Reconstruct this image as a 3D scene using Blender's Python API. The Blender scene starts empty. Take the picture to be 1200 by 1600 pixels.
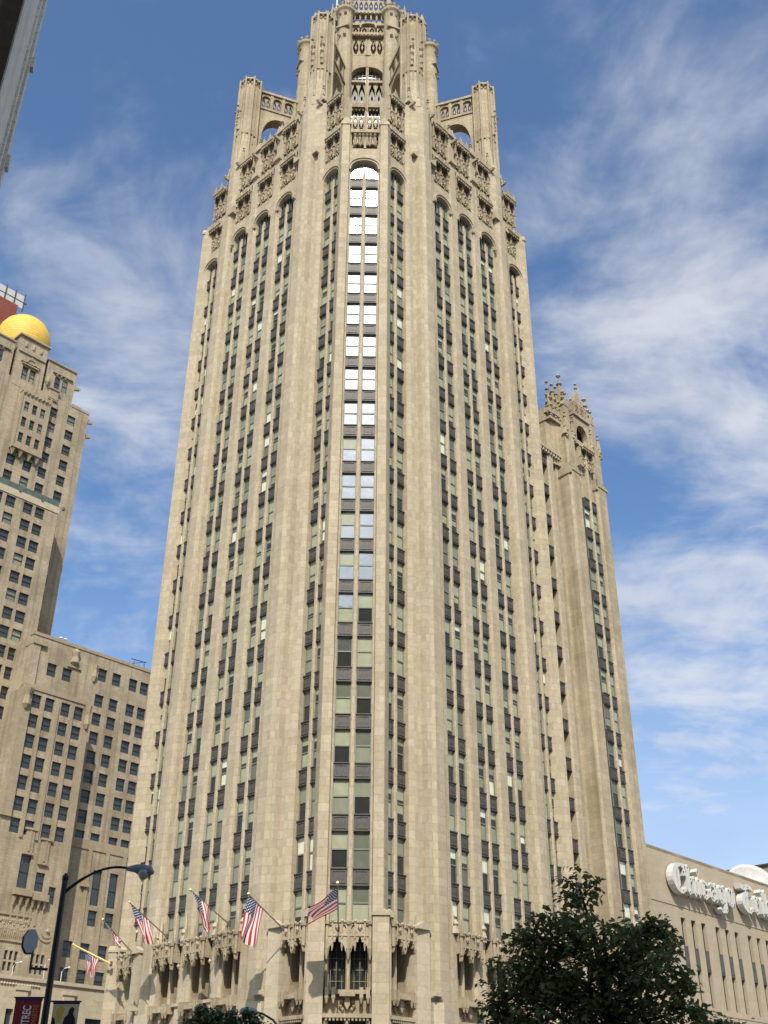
import bpy, bmesh, math, random
from mathutils import Vector, Matrix
R_ = math.radians
rnd = random.Random(7)
SC = bpy.context.scene
COL = SC.collection

# ------------------------------------------------------------------ camera
cam_d = bpy.data.cameras.new("camera")
cam = bpy.data.objects.new("camera", cam_d)
COL.objects.link(cam)
cam_d.sensor_fit = 'VERTICAL'
cam_d.sensor_height = 24.0
cam_d.sensor_width = 18.0
cam_d.lens = 1732.05 * 24.0 / 1600.0
cam_d.clip_end = 6000
cam_d.clip_start = 0.2
cam.matrix_world = (Matrix.Translation((0, 0, 1.7)) @ Matrix.Rotation(math.pi / 2 + 0.53171, 4, 'X')
                    @ Matrix.Rotation(0.00659, 4, 'Z'))
SC.camera = cam

# ------------------------------------------------------------------ sun, sky, exposure
SUN = Vector((0.0047, -0.6924, 0.7215)).normalized()
sl = bpy.data.lights.new("sun", 'SUN')
sl.energy = 4.5
sl.angle = R_(0.53)
sl.color = (1.0, 0.93, 0.80)
sun = bpy.data.objects.new("sun", sl)
COL.objects.link(sun)
sun.rotation_euler = SUN.to_track_quat('Z', 'Y').to_euler()
SC.view_settings.view_transform = 'Standard'
SC.view_settings.look = 'None'
SC.view_settings.exposure = 0.16
SC.view_settings.gamma = 1.0
SC.view_settings.use_curve_mapping = False
SC.cycles.max_bounces = 6
SC.cycles.diffuse_bounces = 3
SC.cycles.sample_clamp_indirect = 6.0

world = bpy.data.worlds.new("World")
SC.world = world
world.use_nodes = True
wt = world.node_tree
for n in list(wt.nodes):
    wt.nodes.remove(n)


class NT:
    """tiny helper to write node trees"""

    def __init__(s, tree):
        s.t = tree

    def n(s, typ, ins=None, **kw):
        nd = s.t.nodes.new(typ)
        for k, v in kw.items():
            setattr(nd, k, v)
        if ins:
            for k, v in ins.items():
                if hasattr(v, 'is_output') or isinstance(v, bpy.types.NodeSocket):
                    s.t.links.new(v, nd.inputs[k])
                else:
                    nd.inputs[k].default_value = v
        return nd

    def m(s, op, a, b=None, c=None, clamp=False):
        d = {0: a}
        if b is not None:
            d[1] = b
        if c is not None:
            d[2] = c
        return s.n('ShaderNodeMath', d, operation=op, use_clamp=clamp).outputs[0]

    def v(s, op, a, b=None):
        d = {0: a}
        if b is not None:
            d[1] = b
        nd = s.n('ShaderNodeVectorMath', d, operation=op)
        return nd.outputs[1] if op in ('DOT_PRODUCT', 'LENGTH') else nd.outputs[0]

    def mix(s, f, a, b, typ='MIX'):
        nd = s.t.nodes.new('ShaderNodeMix')
        nd.data_type = 'RGBA'
        nd.blend_type = typ
        for sock, val in ((nd.inputs[0], f), (nd.inputs[6], a), (nd.inputs[7], b)):
            if isinstance(val, bpy.types.NodeSocket):
                s.t.links.new(val, sock)
            else:
                sock.default_value = val if not isinstance(val, tuple) or len(val) == 4 else (*val, 1)
        return nd.outputs[2]

    def ramp(s, f, stops, interp='LINEAR'):
        nd = s.n('ShaderNodeValToRGB', {0: f})
        cr = nd.color_ramp
        cr.interpolation = interp
        while len(cr.elements) < len(stops):
            cr.elements.new(0.5)
        for e, (p, c) in zip(cr.elements, stops):
            e.position = p
            e.color = c if len(c) == 4 else (*c, 1)
        return nd.outputs[0]

    def smooth(s, x, a, b):
        nd = s.n('ShaderNodeMapRange', {0: x, 1: a, 2: b, 3: 0.0, 4: 1.0}, interpolation_type='SMOOTHSTEP')
        return nd.outputs[0]


W = NT(wt)
geo = W.n('ShaderNodeTexCoord')
dirv = geo.outputs['Generated']
sky = W.n('ShaderNodeTexSky', sky_type='NISHITA')
sky.sun_disc = False
sky.sun_elevation = R_(46.18)
sky.sun_rotation = R_(180)
sky.altitude = 200
sky.air_density = 1.0
sky.dust_density = 0.6
sky.ozone_density = 1.6
SKY_K = 0.15
sep = W.n('ShaderNodeSeparateXYZ', {0: dirv})
zz = W.m('ADD', W.m('MAXIMUM', sep.outputs[2], 0.0), 0.12)
px = W.m('DIVIDE', sep.outputs[0], zz)
py = W.m('DIVIDE', sep.outputs[1], zz)
cv = W.n('ShaderNodeCombineXYZ', {0: px, 1: py, 2: 0.0}).outputs[0]
# domain warp, then wispy cirrus streaks and finer billows
warp = W.n('ShaderNodeTexNoise', {'Vector': cv, 'Scale': 1.1, 'Detail': 3.0}).outputs[1]
cw = W.v('ADD', cv, W.v('MULTIPLY', W.v('SUBTRACT', warp, (0.5, 0.5, 0.5)), (0.55, 0.55, 0.0)))
mp = W.n('ShaderNodeMapping', {'Vector': cw, 'Rotation': (0, 0, R_(-68)), 'Scale': (0.8, 3.2, 1.0)}).outputs[0]
n1 = W.n('ShaderNodeTexNoise', {'Vector': mp, 'Scale': 1.5, 'Detail': 8.0, 'Roughness': 0.58}).outputs[0]
n2 = W.n('ShaderNodeTexNoise', {'Vector': cw, 'Scale': 3.4, 'Detail': 7.0, 'Roughness': 0.55}).outputs[0]
n3 = W.n('ShaderNodeTexNoise', {'Vector': cw, 'Scale': 11.0, 'Detail': 6.0, 'Roughness': 0.6}).outputs[0]
nz = W.m('ADD', W.m('ADD', W.m('MULTIPLY', n1, 0.38), W.m('MULTIPLY', n2, 0.28)), W.m('MULTIPLY', n3, 0.34))


def pxdir(x, y):
    """direction in the world of a place in the sky"""
    X, Y = x - 600, 800 - y
    cr, sr = math.cos(-0.00659), math.sin(-0.00659)
    u, v = cr * X + sr * Y, -sr * X + cr * Y
    cp, sp = math.cos(0.53171), math.sin(0.53171)
    return Vector((u, 1732.05 * cp - v * sp, 1732.05 * sp + v * cp)).normalized()


# banks of cloud over the city: direction, half width, strength
BANKS = [((1090, 930), 0.08, 0.20), ((960, 300), 0.08, 0.06), ((900, 500), 0.06, 0.14), ((1010, 530), 0.06, 0.13), ((1160, 600), 0.06, 0.08), ((1060, 1110), 0.09, 0.11),
         ((1150, 720), 0.04, 0.10), ((1030, 790), 0.06, -0.14), ((900, 400), 0.05, -0.10), ((1150, 330), 0.08, 0.02), ((190, 410), 0.07, 0.08), ((60, 240), 0.08, -0.08), ((240, 580), 0.08, 0.11), ((180, 780), 0.12, 0.05),
         ((60, 330), 0.07, 0.06), ((980, 180), 0.10, 0.05), ((1180, 450), 0.07, 0.07), ((1130, 1270), 0.10, 0.02),
         ((160, 920), 0.10, 0.06), ((220, 40), 0.10, 0.02)]
bank = None
for (bx, by), sg, k in BANKS:
    d = pxdir(bx, by)
    dd = W.v('DISTANCE', dirv, tuple(d)) if False else W.v('LENGTH', W.v('SUBTRACT', dirv, tuple(d)))
    g = W.m('MULTIPLY', W.m('EXPONENT', W.m('MULTIPLY', W.m('MULTIPLY', dd, dd), -0.5 / (sg * sg))), k)
    bank = g if bank is None else W.m('ADD', bank, g)
behind = W.m('MULTIPLY', W.smooth(sep.outputs[1], 0.1, -0.4), 0.24)
lev = W.m('ADD', W.m('ADD', nz, bank), behind)
mask = W.smooth(lev, 0.50, 0.84)
mask = W.m('ADD', W.m('MULTIPLY', mask, 0.82), 0.015)
mask = W.m('MAXIMUM', mask, W.m('MULTIPLY', W.smooth(sep.outputs[2], 0.50, 0.12), 0.48))   # milky air low in the sky
sky_c = W.n('ShaderNodeVectorMath', {0: W.v('MULTIPLY', sky.outputs[0], (0.74, 0.93, 1.08))}, operation='SCALE')
sky_c.inputs['Scale'].default_value = SKY_K
# thin cloud lit by the sun: far brighter round the sun, as forward scattering makes it
ca = W.v('DOT_PRODUCT', dirv, tuple(SUN))
ca = W.m('MAXIMUM', ca, 0.0)
glow = W.m('ADD', W.m('MULTIPLY', W.m('POWER', ca, 110.0), 14.0), W.m('MULTIPLY', W.m('POWER', ca, 9.0), 2.1))
ctex = W.n('ShaderNodeTexNoise', {'Vector': cw, 'Scale': 2.2, 'Detail': 5.0}).outputs[0]
cl_l = W.m('ADD', W.m('MULTIPLY', ctex, 0.34), 0.57)
cl_l = W.m('MULTIPLY', cl_l, W.m('ADD', 1.0, glow))
cl_c = W.n('ShaderNodeVectorMath', {0: (0.95, 0.975, 1.04)}, operation='SCALE')
wt.links.new(cl_l, cl_c.inputs['Scale'])
# thin aureole of the clear sky
au = W.n('ShaderNodeVectorMath', {0: (1.0, 0.97, 0.92)}, operation='SCALE')
wt.links.new(W.m('MULTIPLY', W.m('POWER', ca, 60.0), 2.5), au.inputs['Scale'])
clear = W.v('ADD', sky_c.outputs[0], au.outputs[0])
fin = W.mix(mask, clear, cl_c.outputs[0])
bg = W.n('ShaderNodeBackground', {0: fin, 1: 1.0})
out = W.n('ShaderNodeOutputWorld', {0: bg.outputs[0]})

# ------------------------------------------------------------------ materials
MATS = {}


def newmat(name):
    m = bpy.data.materials.new(name)
    m.use_nodes = True
    t = m.node_tree
    for n in list(t.nodes):
        t.nodes.remove(n)
    N = NT(t)
    bs = N.n('ShaderNodeBsdfPrincipled')
    o = N.n('ShaderNodeOutputMaterial', {0: bs.outputs[0]})
    MATS[name] = m
    return m, N, bs


def wall_uv(N):
    """course-aligned coordinates on any upright face: along the wall, and height"""
    tc = N.n('ShaderNodeTexCoord')
    p = N.n('ShaderNodeSeparateXYZ', {0: tc.outputs['Object']})
    nn = N.n('ShaderNodeSeparateXYZ', {0: tc.outputs['Normal']})
    u = N.m('SUBTRACT', N.m('MULTIPLY', p.outputs[1], nn.outputs[0]), N.m('MULTIPLY', p.outputs[0], nn.outputs[1]))
    return N.n('ShaderNodeCombineXYZ', {0: u, 1: p.outputs[2], 2: 0.0}).outputs[0], tc


def stone(name, c1, c2, cm, bw=1.1, bh=0.55, mortar=0.012, rough=0.85, soil=0.16, soilc=(0.16, 0.12, 0.075), bump=0.25,
          vary=1.0):
    m, N, bs = newmat(name)
    uv, tc = wall_uv(N)
    wob = N.n('ShaderNodeTexNoise', {'Vector': tc.outputs['Object'], 'Scale': 0.8, 'Detail': 2.0})
    br = N.n('ShaderNodeTexBrick', {'Vector': uv, 'Color1': (*c1, 1), 'Color2': (*c2, 1), 'Mortar': (*cm, 1), 'Scale': 1.0,
                                    'Mortar Size': mortar, 'Mortar Smooth': 0.2, 'Bias': 0.0, 'Brick Width': bw,
                                    'Row Height': bh})
    br.offset = 0.5
    big = N.n('ShaderNodeTexNoise', {'Vector': tc.outputs['Object'], 'Scale': 0.22, 'Detail': 5.0, 'Roughness': 0.6}).outputs[0]
    fine = N.n('ShaderNodeTexNoise', {'Vector': tc.outputs['Object'], 'Scale': 3.5, 'Detail': 6.0, 'Roughness': 0.65}).outputs[0]
    strk = N.n('ShaderNodeTexNoise', {'Vector': N.n('ShaderNodeMapping', {'Vector': tc.outputs['Object'],
               'Scale': (1.6, 1.6, 0.07)}).outputs[0], 'Scale': 1.0, 'Detail': 5.0}).outputs[0]
    col = N.mix(N.m('MULTIPLY', N.smooth(strk, 0.42, 0.78), soil), br.outputs[0], soilc)
    col = N.mix(N.m('MULTIPLY', N.smooth(big, 0.35, 0.75), soil * 0.9), col, soilc)
    col = N.mix(0.38 * vary, col, N.ramp(fine, [(0.25, (0.30, 0.30, 0.30)), (0.75, (0.68, 0.68, 0.68))]), 'OVERLAY')
    N.t.links.new(col, bs.inputs['Base Color'])
    bs.inputs['Roughness'].default_value = rough
    bs.inputs['Specular IOR Level'].default_value = 0.25
    h = N.m('ADD', N.m('MULTIPLY', br.outputs[1], -0.6), N.m('MULTIPLY', fine, 0.5))
    b = N.n('ShaderNodeBump', {'Height': h, 'Strength': bump, 'Distance': 0.05})
    N.t.links.new(b.outputs[0], bs.inputs['Normal'])
    return m


def plain(name, c, rough=0.6, metal=0.0, noise=0.25, scale=2.0, spec=0.4, bump=0.0):
    m, N, bs = newmat(name)
    tc = N.n('ShaderNodeTexCoord')
    f = N.n('ShaderNodeTexNoise', {'Vector': tc.outputs['Object'], 'Scale': scale, 'Detail': 5.0, 'Roughness': 0.6}).outputs[0]
    d = tuple(max(0, x * (1 - noise)) for x in c)
    e = tuple(min(1, x * (1 + noise)) for x in c)
    N.t.links.new(N.ramp(f, [(0.3, d), (0.7, e)]), bs.inputs['Base Color'])
    bs.inputs['Roughness'].default_value = rough
    bs.inputs['Metallic'].default_value = metal
    bs.inputs['Specular IOR Level'].default_value = spec
    if bump:
        b = N.n('ShaderNodeBump', {'Height': f, 'Strength': bump, 'Distance': 0.05})
        N.t.links.new(b.outputs[0], bs.inputs['Normal'])
    return m


def glass(name, c, ior=1.55, rough=0.035, wave=0.03, scale=0.7):
    m, N, bs = newmat(name)
    tc = N.n('ShaderNodeTexCoord')
    f = N.n('ShaderNodeTexNoise', {'Vector': tc.outputs['Object'], 'Scale': scale, 'Detail': 2.0}).outputs[0]
    g = N.n('ShaderNodeTexNoise', {'Vector': tc.outputs['Object'], 'Scale': 1.7, 'Detail': 3.0}).outputs[0]
    N.t.links.new(N.ramp(g, [(0.3, tuple(x * 0.92 for x in c)), (0.7, tuple(x * 1.08 for x in c))]), bs.inputs['Base Color'])
    bs.inputs['Roughness'].default_value = rough
    bs.inputs['IOR'].default_value = ior
    b = N.n('ShaderNodeBump', {'Height': f, 'Strength': wave, 'Distance': 0.3})
    N.t.links.new(b.outputs[0], bs.inputs['Normal'])
    return m


stone('limestone', (0.445, 0.380, 0.270), (0.362, 0.305, 0.212), (0.28, 0.236, 0.168), 1.25, 0.62, mortar=0.013, soil=0.17, soilc=(0.17, 0.125, 0.075))
stone('limestone_carved', (0.43, 0.362, 0.250), (0.355, 0.295, 0.20), (0.29, 0.24, 0.165), 0.9, 0.6, soil=0.45,
      soilc=(0.13, 0.095, 0.055))
stone('limestone_base', (0.47, 0.405, 0.295), (0.41, 0.35, 0.25), (0.33, 0.28, 0.2), 1.4, 0.7, soil=0.10)
stone('hotel_stone', (0.40, 0.335, 0.235), (0.335, 0.277, 0.192), (0.25, 0.205, 0.14), 0.9, 0.4, soil=0.55,
      soilc=(0.12, 0.088, 0.055))
stone('hotel_trim', (0.35, 0.285, 0.195), (0.30, 0.245, 0.165), (0.25, 0.2, 0.135), 0.9, 0.5, soil=0.3)
stone('annex_stone', (0.40, 0.338, 0.242), (0.37, 0.31, 0.22), (0.28, 0.23, 0.16), 1.5, 0.75, mortar=0.006, soil=0.10,
      bump=0.1, vary=0.5)
stone('pale_stone', (0.46, 0.395, 0.28), (0.41, 0.35, 0.25), (0.34, 0.29, 0.2), 1.3, 0.65, soil=0.12)
stone('white_tile', (0.80, 0.77, 0.66), (0.72, 0.69, 0.60), (0.42, 0.43, 0.41), 0.62, 0.42, mortar=0.02, rough=0.45, soil=0.2)
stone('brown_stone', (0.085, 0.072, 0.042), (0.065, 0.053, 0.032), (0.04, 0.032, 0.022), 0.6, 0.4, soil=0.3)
stone('office_stone', (0.30, 0.28, 0.25), (0.26, 0.24, 0.21), (0.2, 0.19, 0.17), 1.2, 0.6)
stone('red_brick', (0.22, 0.055, 0.035), (0.18, 0.045, 0.03), (0.15, 0.06, 0.05), 0.6, 0.25)
plain('bronze', (0.070, 0.064, 0.056), 0.55, 0.0, 0.3, 5.0)
plain('bronze_ornament', (0.08, 0.072, 0.062), 0.55, 0.0, 0.3, 6.0)
plain('sash', (0.17, 0.175, 0.14), 0.5, 0.0, 0.15, 3.0)
plain('sash_dark', (0.05, 0.05, 0.045), 0.5, 0.0, 0.15, 3.0)
plain('roof_grey', (0.10, 0.10, 0.10), 0.8)
plain('copper_green', (0.075, 0.10, 0.085), 0.6, 0.0, 0.3, 1.0)
plain('roof_copper', (0.20, 0.21, 0.18), 0.55, 0.0, 0.3, 1.5)
plain('lamp_dark', (0.012, 0.013, 0.014), 0.4, 0.0, 0.2)
plain('lamp_grey', (0.17, 0.20, 0.24), 0.4, 0.0, 0.15)
plain('panel_grey', (0.40, 0.45, 0.50), 0.5, 0.0, 0.1)
plain('lamp_lens', (0.42, 0.40, 0.34), 0.25, 0.0, 0.1)
plain('sign_white', (0.52, 0.51, 0.465), 0.5, 0.0, 0.06)
plain('white_paint', (0.72, 0.71, 0.67), 0.45, 0.0, 0.04)
plain('letter_side', (0.74, 0.73, 0.68), 0.5, 0.0, 0.06)
plain('pole_white', (0.62, 0.60, 0.54), 0.4, 0.0, 0.1)
plain('pole_steel', (0.20, 0.19, 0.17), 0.4, 0.3, 0.1)
plain('pole_gold', (0.72, 0.56, 0.22), 0.3, 0.4, 0.1)
plain('asphalt', (0.05, 0.05, 0.052), 0.9, 0.0, 0.3, 1.5, bump=0.2)
plain('concrete', (0.32, 0.31, 0.28), 0.9, 0.0, 0.15, 1.0, bump=0.1)
plain('earth', (0.14, 0.13, 0.11), 0.95, 0.0, 0.3, 0.05)
plain('road_paint', (0.75, 0.74, 0.70), 0.7, 0.0, 0.1, 6.0)
plain('bark', (0.055, 0.042, 0.03), 0.9, 0.0, 0.35, 8.0, bump=0.5)
plain('banner_red', (0.22, 0.018, 0.035), 0.75, 0.0, 0.12)
plain('banner_purple', (0.07, 0.02, 0.12), 0.75)
plain('banner_white', (0.8, 0.78, 0.75), 0.75, 0.0, 0.03)
plain('banner_orange', (0.5, 0.16, 0.04), 0.75)
plain('poster_paper', (0.62, 0.54, 0.38), 0.75, 0.0, 0.08)
plain('poster_yellow', (0.60, 0.42, 0.06), 0.75)
plain('poster_black', (0.012, 0.012, 0.012), 0.75)
plain('poster_scarlet', (0.35, 0.03, 0.025), 0.75)
plain('screen_grey', (0.45, 0.45, 0.44), 0.5, 0.0, 0.1)
glass('blind', (0.31, 0.325, 0.225))
glass('blind_dim', (0.215, 0.228, 0.165))
glass('blind_bright', (0.62, 0.63, 0.50))
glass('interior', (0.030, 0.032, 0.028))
glass('interior_mid', (0.125, 0.137, 0.102))
glass('sheet_glass', (0.10, 0.11, 0.095), ior=3.4, rough=0.035, wave=0.05)
glass('hotel_glass', (0.038, 0.048, 0.050), ior=1.5, rough=0.08)
glass('hotel_curtain', (0.15, 0.16, 0.14), ior=1.5, rough=0.1)
glass('teal_glass', (0.03, 0.055, 0.065), ior=1.5, rough=0.08)
# gilded dome: thin seams round it
m, N, bs = newmat('gilding')
tc = N.n('ShaderNodeTexCoord')
sp = N.n('ShaderNodeSeparateXYZ', {0: tc.outputs['Object']})
wv = N.m('SINE', N.m('MULTIPLY', sp.outputs[2], 11.0))
nf = N.n('ShaderNodeTexNoise', {'Vector': tc.outputs['Object'], 'Scale': 1.2, 'Detail': 4.0}).outputs[0]
N.t.links.new(N.mix(N.smooth(wv, 0.55, 1.0), N.ramp(nf, [(0.3, (0.62, 0.40, 0.07)), (0.7, (0.75, 0.50, 0.11))]), (0.50, 0.31, 0.05)), bs.inputs['Base Color'])
bs.inputs['Roughness'].default_value = 0.55
bs.inputs['Metallic'].default_value = 0.0
bs.inputs['Specular IOR Level'].default_value = 0.2
# leaves
for nm, c, tr in (('leaf', (0.175, 0.21, 0.072), 0.33), ('leaf_blue', (0.09, 0.13, 0.06), 0.15)):
    m = bpy.data.materials.new(nm)
    m.use_nodes = True
    MATS[nm] = m
    N = NT(m.node_tree)
    for n in list(m.node_tree.nodes):
        m.node_tree.nodes.remove(n)
    tc = N.n('ShaderNodeTexCoord')
    f = N.n('ShaderNodeTexNoise', {'Vector': tc.outputs['Object'], 'Scale': 2.3, 'Detail': 4.0}).outputs[0]
    f2 = N.n('ShaderNodeTexNoise', {'Vector': tc.outputs['Object'], 'Scale': 17.0, 'Detail': 1.0}).outputs[0]
    cc = N.ramp(N.m('ADD', N.m('MULTIPLY', f, 0.5), N.m('MULTIPLY', f2, 0.5)),
                [(0.3, tuple(x * 0.55 for x in c)), (0.55, c), (0.75, tuple(x * 1.7 for x in c))])
    pb = N.n('ShaderNodeBsdfPrincipled', {'Base Color': cc, 'Roughness': 0.45, 'Specular IOR Level': 0.45})
    tl = N.n('ShaderNodeBsdfTranslucent', {'Color': cc})
    mx = N.n('ShaderNodeMixShader', {0: tr, 1: pb.outputs[0], 2: tl.outputs[0]})
    N.n('ShaderNodeOutputMaterial', {0: mx.outputs[0]})
# flag cloth: stripes and canton by the cloth's own UV (u along hoist, v along fly)
m, N, bs = newmat('flag_cloth')
uvn = N.n('ShaderNodeUVMap')
sp = N.n('ShaderNodeSeparateXYZ', {0: uvn.outputs[0]})
st = N.m('MODULO', N.m('FLOOR', N.m('MULTIPLY', sp.outputs[0], 13.0)), 2.0)
strp = N.mix(st, (0.50, 0.022, 0.035), (0.80, 0.77, 0.74))
can = N.m('MULTIPLY', N.m('LESS_THAN', sp.outputs[0], 7.0 / 13.0), N.m('LESS_THAN', sp.outputs[1], 0.4))
# fifty stars: staggered rows of small dots
sx = N.m('MULTIPLY', sp.outputs[1], 27.5)   # 11 half steps over the canton's length
sy = N.m('MULTIPLY', sp.outputs[0], 16.7)   # 9 rows
ix, iy = N.m('FLOOR', sx), N.m('FLOOR', sy)
odd = N.m('LESS_THAN', N.m('MODULO', N.m('ADD', ix, iy), 2.0), 0.5)
fx, fy = N.m('SUBTRACT', N.m('FRACT', sx), 0.5), N.m('SUBTRACT', N.m('FRACT', sy), 0.5)
rr = N.m('SQRT', N.m('ADD', N.m('MULTIPLY', fx, fx), N.m('MULTIPLY', fy, fy)))
star = N.m('MULTIPLY', odd, N.m('LESS_THAN', rr, 0.36))
blue = N.mix(star, (0.022, 0.035, 0.12), (0.78, 0.76, 0.74))
N.t.links.new(N.mix(can, strp, blue), bs.inputs['Base Color'])
bs.inputs['Roughness'].default_value = 0.7
tl = N.n('ShaderNodeBsdfTranslucent', {'Color': N.mix(can, strp, blue)})
mx = N.n('ShaderNodeMixShader', {0: 0.25, 1: bs.outputs[0], 2: tl.outputs[0]})
N.t.links.new(mx.outputs[0], [n for n in N.t.nodes if n.type == 'OUTPUT_MATERIAL'][0].inputs[0])


# ------------------------------------------------------------------ mesh helpers
def ident(t, d, z):
    return (t, d, z)


def face_map(phi):
    """along the wall, out from the axis, height -> building frame; phi 0 looks to -Y, 90 to +X"""
    c, s = math.cos(R_(phi)), math.sin(R_(phi))
    return lambda t, d, z: (t * c + d * s, t * s - d * c, z)


def radial_map(th):
    c, s = math.cos(th), math.sin(th)
    return lambda r, w, z: (r * c - w * s, r * s + w * c, z)


class MB:
    def __init__(s, T=ident, org=(0, 0, 0)):
        s.v, s.f, s.mi, s.T, s.org, s.cur = [], [], [], T, org, 0

    def add(s, pts, faces):
        k = len(s.v)
        for p in pts:
            q = s.T(*p)
            s.v.append((q[0] - s.org[0], q[1] - s.org[1], q[2] - s.org[2]))
        for f in faces:
            s.f.append([k + i for i in f])
            s.mi.append(s.cur)
        return s

    def prism(s, poly, z0, z1, top=None, ztop=None):
        """poly in plan; top: same-length poly for a taper; ztop: list of top heights"""
        n = len(poly)
        tp = top or poly
        pts = [(a, b, z0) for a, b in poly] + [(a, b, (ztop[i] if ztop else z1)) for i, (a, b) in enumerate(tp)]
        fs = [[i, (i + 1) % n, n + (i + 1) % n, n + i] for i in range(n)]
        return s.add(pts, fs + [list(range(n - 1, -1, -1)), list(range(n, 2 * n))])

    def box(s, t0, t1, d0, d1, z0, z1):
        return s.prism([(t0, d0), (t1, d0), (t1, d1), (t0, d1)], z0, z1)

    def extr(s, poly, d0, d1):
        """poly in elevation (along, height), thick from d0 to d1"""
        n = len(poly)
        pts = [(a, d0, b) for a, b in poly] + [(a, d1, b) for a, b in poly]
        fs = [[i, (i + 1) % n, n + (i + 1) % n, n + i] for i in range(n)]
        return s.add(pts, fs + [list(range(n - 1, -1, -1)), list(range(n, 2 * n))])

    def ngon(s, ct, cd, r, z0, z1, n=8, r1=None, rot=0.0):
        r1 = r if r1 is None else r1
        P = [(ct + r * math.cos(2 * math.pi * i / n + rot), cd + r * math.sin(2 * math.pi * i / n + rot)) for i in range(n)]
        Q = [(ct + r1 * math.cos(2 * math.pi * i / n + rot), cd + r1 * math.sin(2 * math.pi * i / n + rot)) for i in range(n)]
        return s.prism(P, z0, z1, top=Q)

    def lathe(s, ct, cd, prof, n=16):
        pts, fs = [], []
        for r, z in prof:
            for i in range(n):
                a = 2 * math.pi * i / n
                pts.append((ct + r * math.cos(a), cd + r * math.sin(a), z))
        for j in range(len(prof) - 1):
            for i in range(n):
                fs.append([j * n + i, j * n + (i + 1) % n, (j + 1) * n + (i + 1) % n, (j + 1) * n + i])
        fs += [list(range(n - 1, -1, -1)), list(range((len(prof) - 1) * n, len(prof) * n))]
        return s.add(pts, fs)

    def tube(s, path, rad, n=8):
        path = [Vector(p) for p in path]
        if not isinstance(rad, (list, tuple)):
            rad = [rad] * len(path)
        pts, fs = [], []
        for j, p in enumerate(path):
            a = path[max(0, j - 1)]
            b = path[min(len(path) - 1, j + 1)]
            d = (b - a).normalized()
            up = Vector((0, 0, 1)) if abs(d.z) < 0.95 else Vector((1, 0, 0))
            x = d.cross(up).normalized()
            y = d.cross(x).normalized()
            for i in range(n):
                an = 2 * math.pi * i / n
                pts.append(tuple(p + rad[j] * (math.cos(an) * x + math.sin(an) * y)))
        for j in range(len(path) - 1):
            for i in range(n):
                fs.append([j * n + i, j * n + (i + 1) % n, (j + 1) * n + (i + 1) % n, (j + 1) * n + i])
        fs += [list(range(n - 1, -1, -1)), list(range((len(path) - 1) * n, len(path) * n))]
        return s.add(pts, fs)

    def ball(s, ct, cd, z, r, sz=1.0):
        return s.lathe(ct, cd, [(r * 0.08, z - r * 1.1 * sz), (r, z - r * .1 * sz), (r * 0.85, z + r * 0.25 * sz), (r * 0.06, z + r * 1.2 * sz)], 6)

    def knot(s, ct, cd, z, r, sz=1.3):
        """cut leaf knob: a pointed eight-faced boss"""
        P = [(ct + r, cd, z), (ct, cd + r, z), (ct - r, cd, z), (ct, cd - r, z), (ct, cd, z + r * sz), (ct, cd, z - r * sz)]
        return s.add(P, [[0, 1, 4], [1, 2, 4], [2, 3, 4], [3, 0, 4], [1, 0, 5], [2, 1, 5], [3, 2, 5], [0, 3, 5]])

    def gable(s, t0, t1, d0, d1, z0, z1):
        """little pitched canopy: ridge runs outward"""
        return s.extr([(t0, z0), (t1, z0), ((t0 + t1) / 2, z1)], d0, d1)

    def finial(s, t, d, z, h=1.4, w=0.22):
        s.ngon(t, d, w, z, z + h * 0.75, 4, w * 0.25, math.pi / 4)
        s.ball(t, d, z + h * 0.62, w * 0.75, 0.6)
        return s.ball(t, d, z + h * 0.88, w * 0.62, 1.0)

    def holed(s, t0, t1, z0, z1, d, holes, depth=0.25):
        """upright wall sheet with rectangular openings and their reveals"""
        ts = sorted({t0, t1, *[h[0] for h in holes], *[h[1] for h in holes]})
        zs = sorted({z0, z1, *[h[2] for h in holes], *[h[3] for h in holes]})
        ts = [t for t in ts if t0 <= t <= t1]
        zs = [z for z in zs if z0 <= z <= z1]
        for i in range(len(ts) - 1):
            for j in range(len(zs) - 1):
                a, b = (ts[i] + ts[i + 1]) / 2, (zs[j] + zs[j + 1]) / 2
                if any(h[0] < a < h[1] and h[2] < b < h[3] for h in holes):
                    continue
                s.add([(ts[i], d, zs[j]), (ts[i + 1], d, zs[j]), (ts[i + 1], d, zs[j + 1]), (ts[i], d, zs[j + 1])], [[0, 1, 2, 3]])
        for a, b, c, e in holes:
            q = [(a, c), (b, c), (b, e), (a, e)]
            for i in range(4):
                p, r = q[i], q[(i + 1) % 4]
                s.add([(p[0], d, p[1]), (r[0], d, r[1]), (r[0], d - depth, r[1]), (p[0], d - depth, p[1])], [[0, 1, 2, 3]])
        return s

    def build(s, name, mats, parent=None, smooth=False, kind=None):
        me = bpy.data.meshes.new(name)
        me.from_pydata(s.v, [], s.f)
        if not isinstance(mats, (list, tuple)):
            mats = [mats]
        for mm in mats:
            me.materials.append(MATS[mm])
        if len(mats) > 1:
            for p, i in zip(me.polygons, s.mi):
                p.material_index = i
        bm = bmesh.new()
        bm.from_mesh(me)
        bmesh.ops.recalc_face_normals(bm, faces=bm.faces)
        bm.to_mesh(me)
        bm.free()
        if smooth:
            for p in me.polygons:
                p.use_smooth = True
        me.update()
        o = bpy.data.objects.new(name, me)
        COL.objects.link(o)
        if parent is not None:
            o.parent = parent
        if kind:
            o['kind'] = kind
        return o


def tag(o, label=None, cat=None, group=None, kind=None):
    if label:
        o['label'] = label
    if cat:
        o['category'] = cat
    if group:
        o['group'] = group
    if kind:
        o['kind'] = kind
    return o


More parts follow.
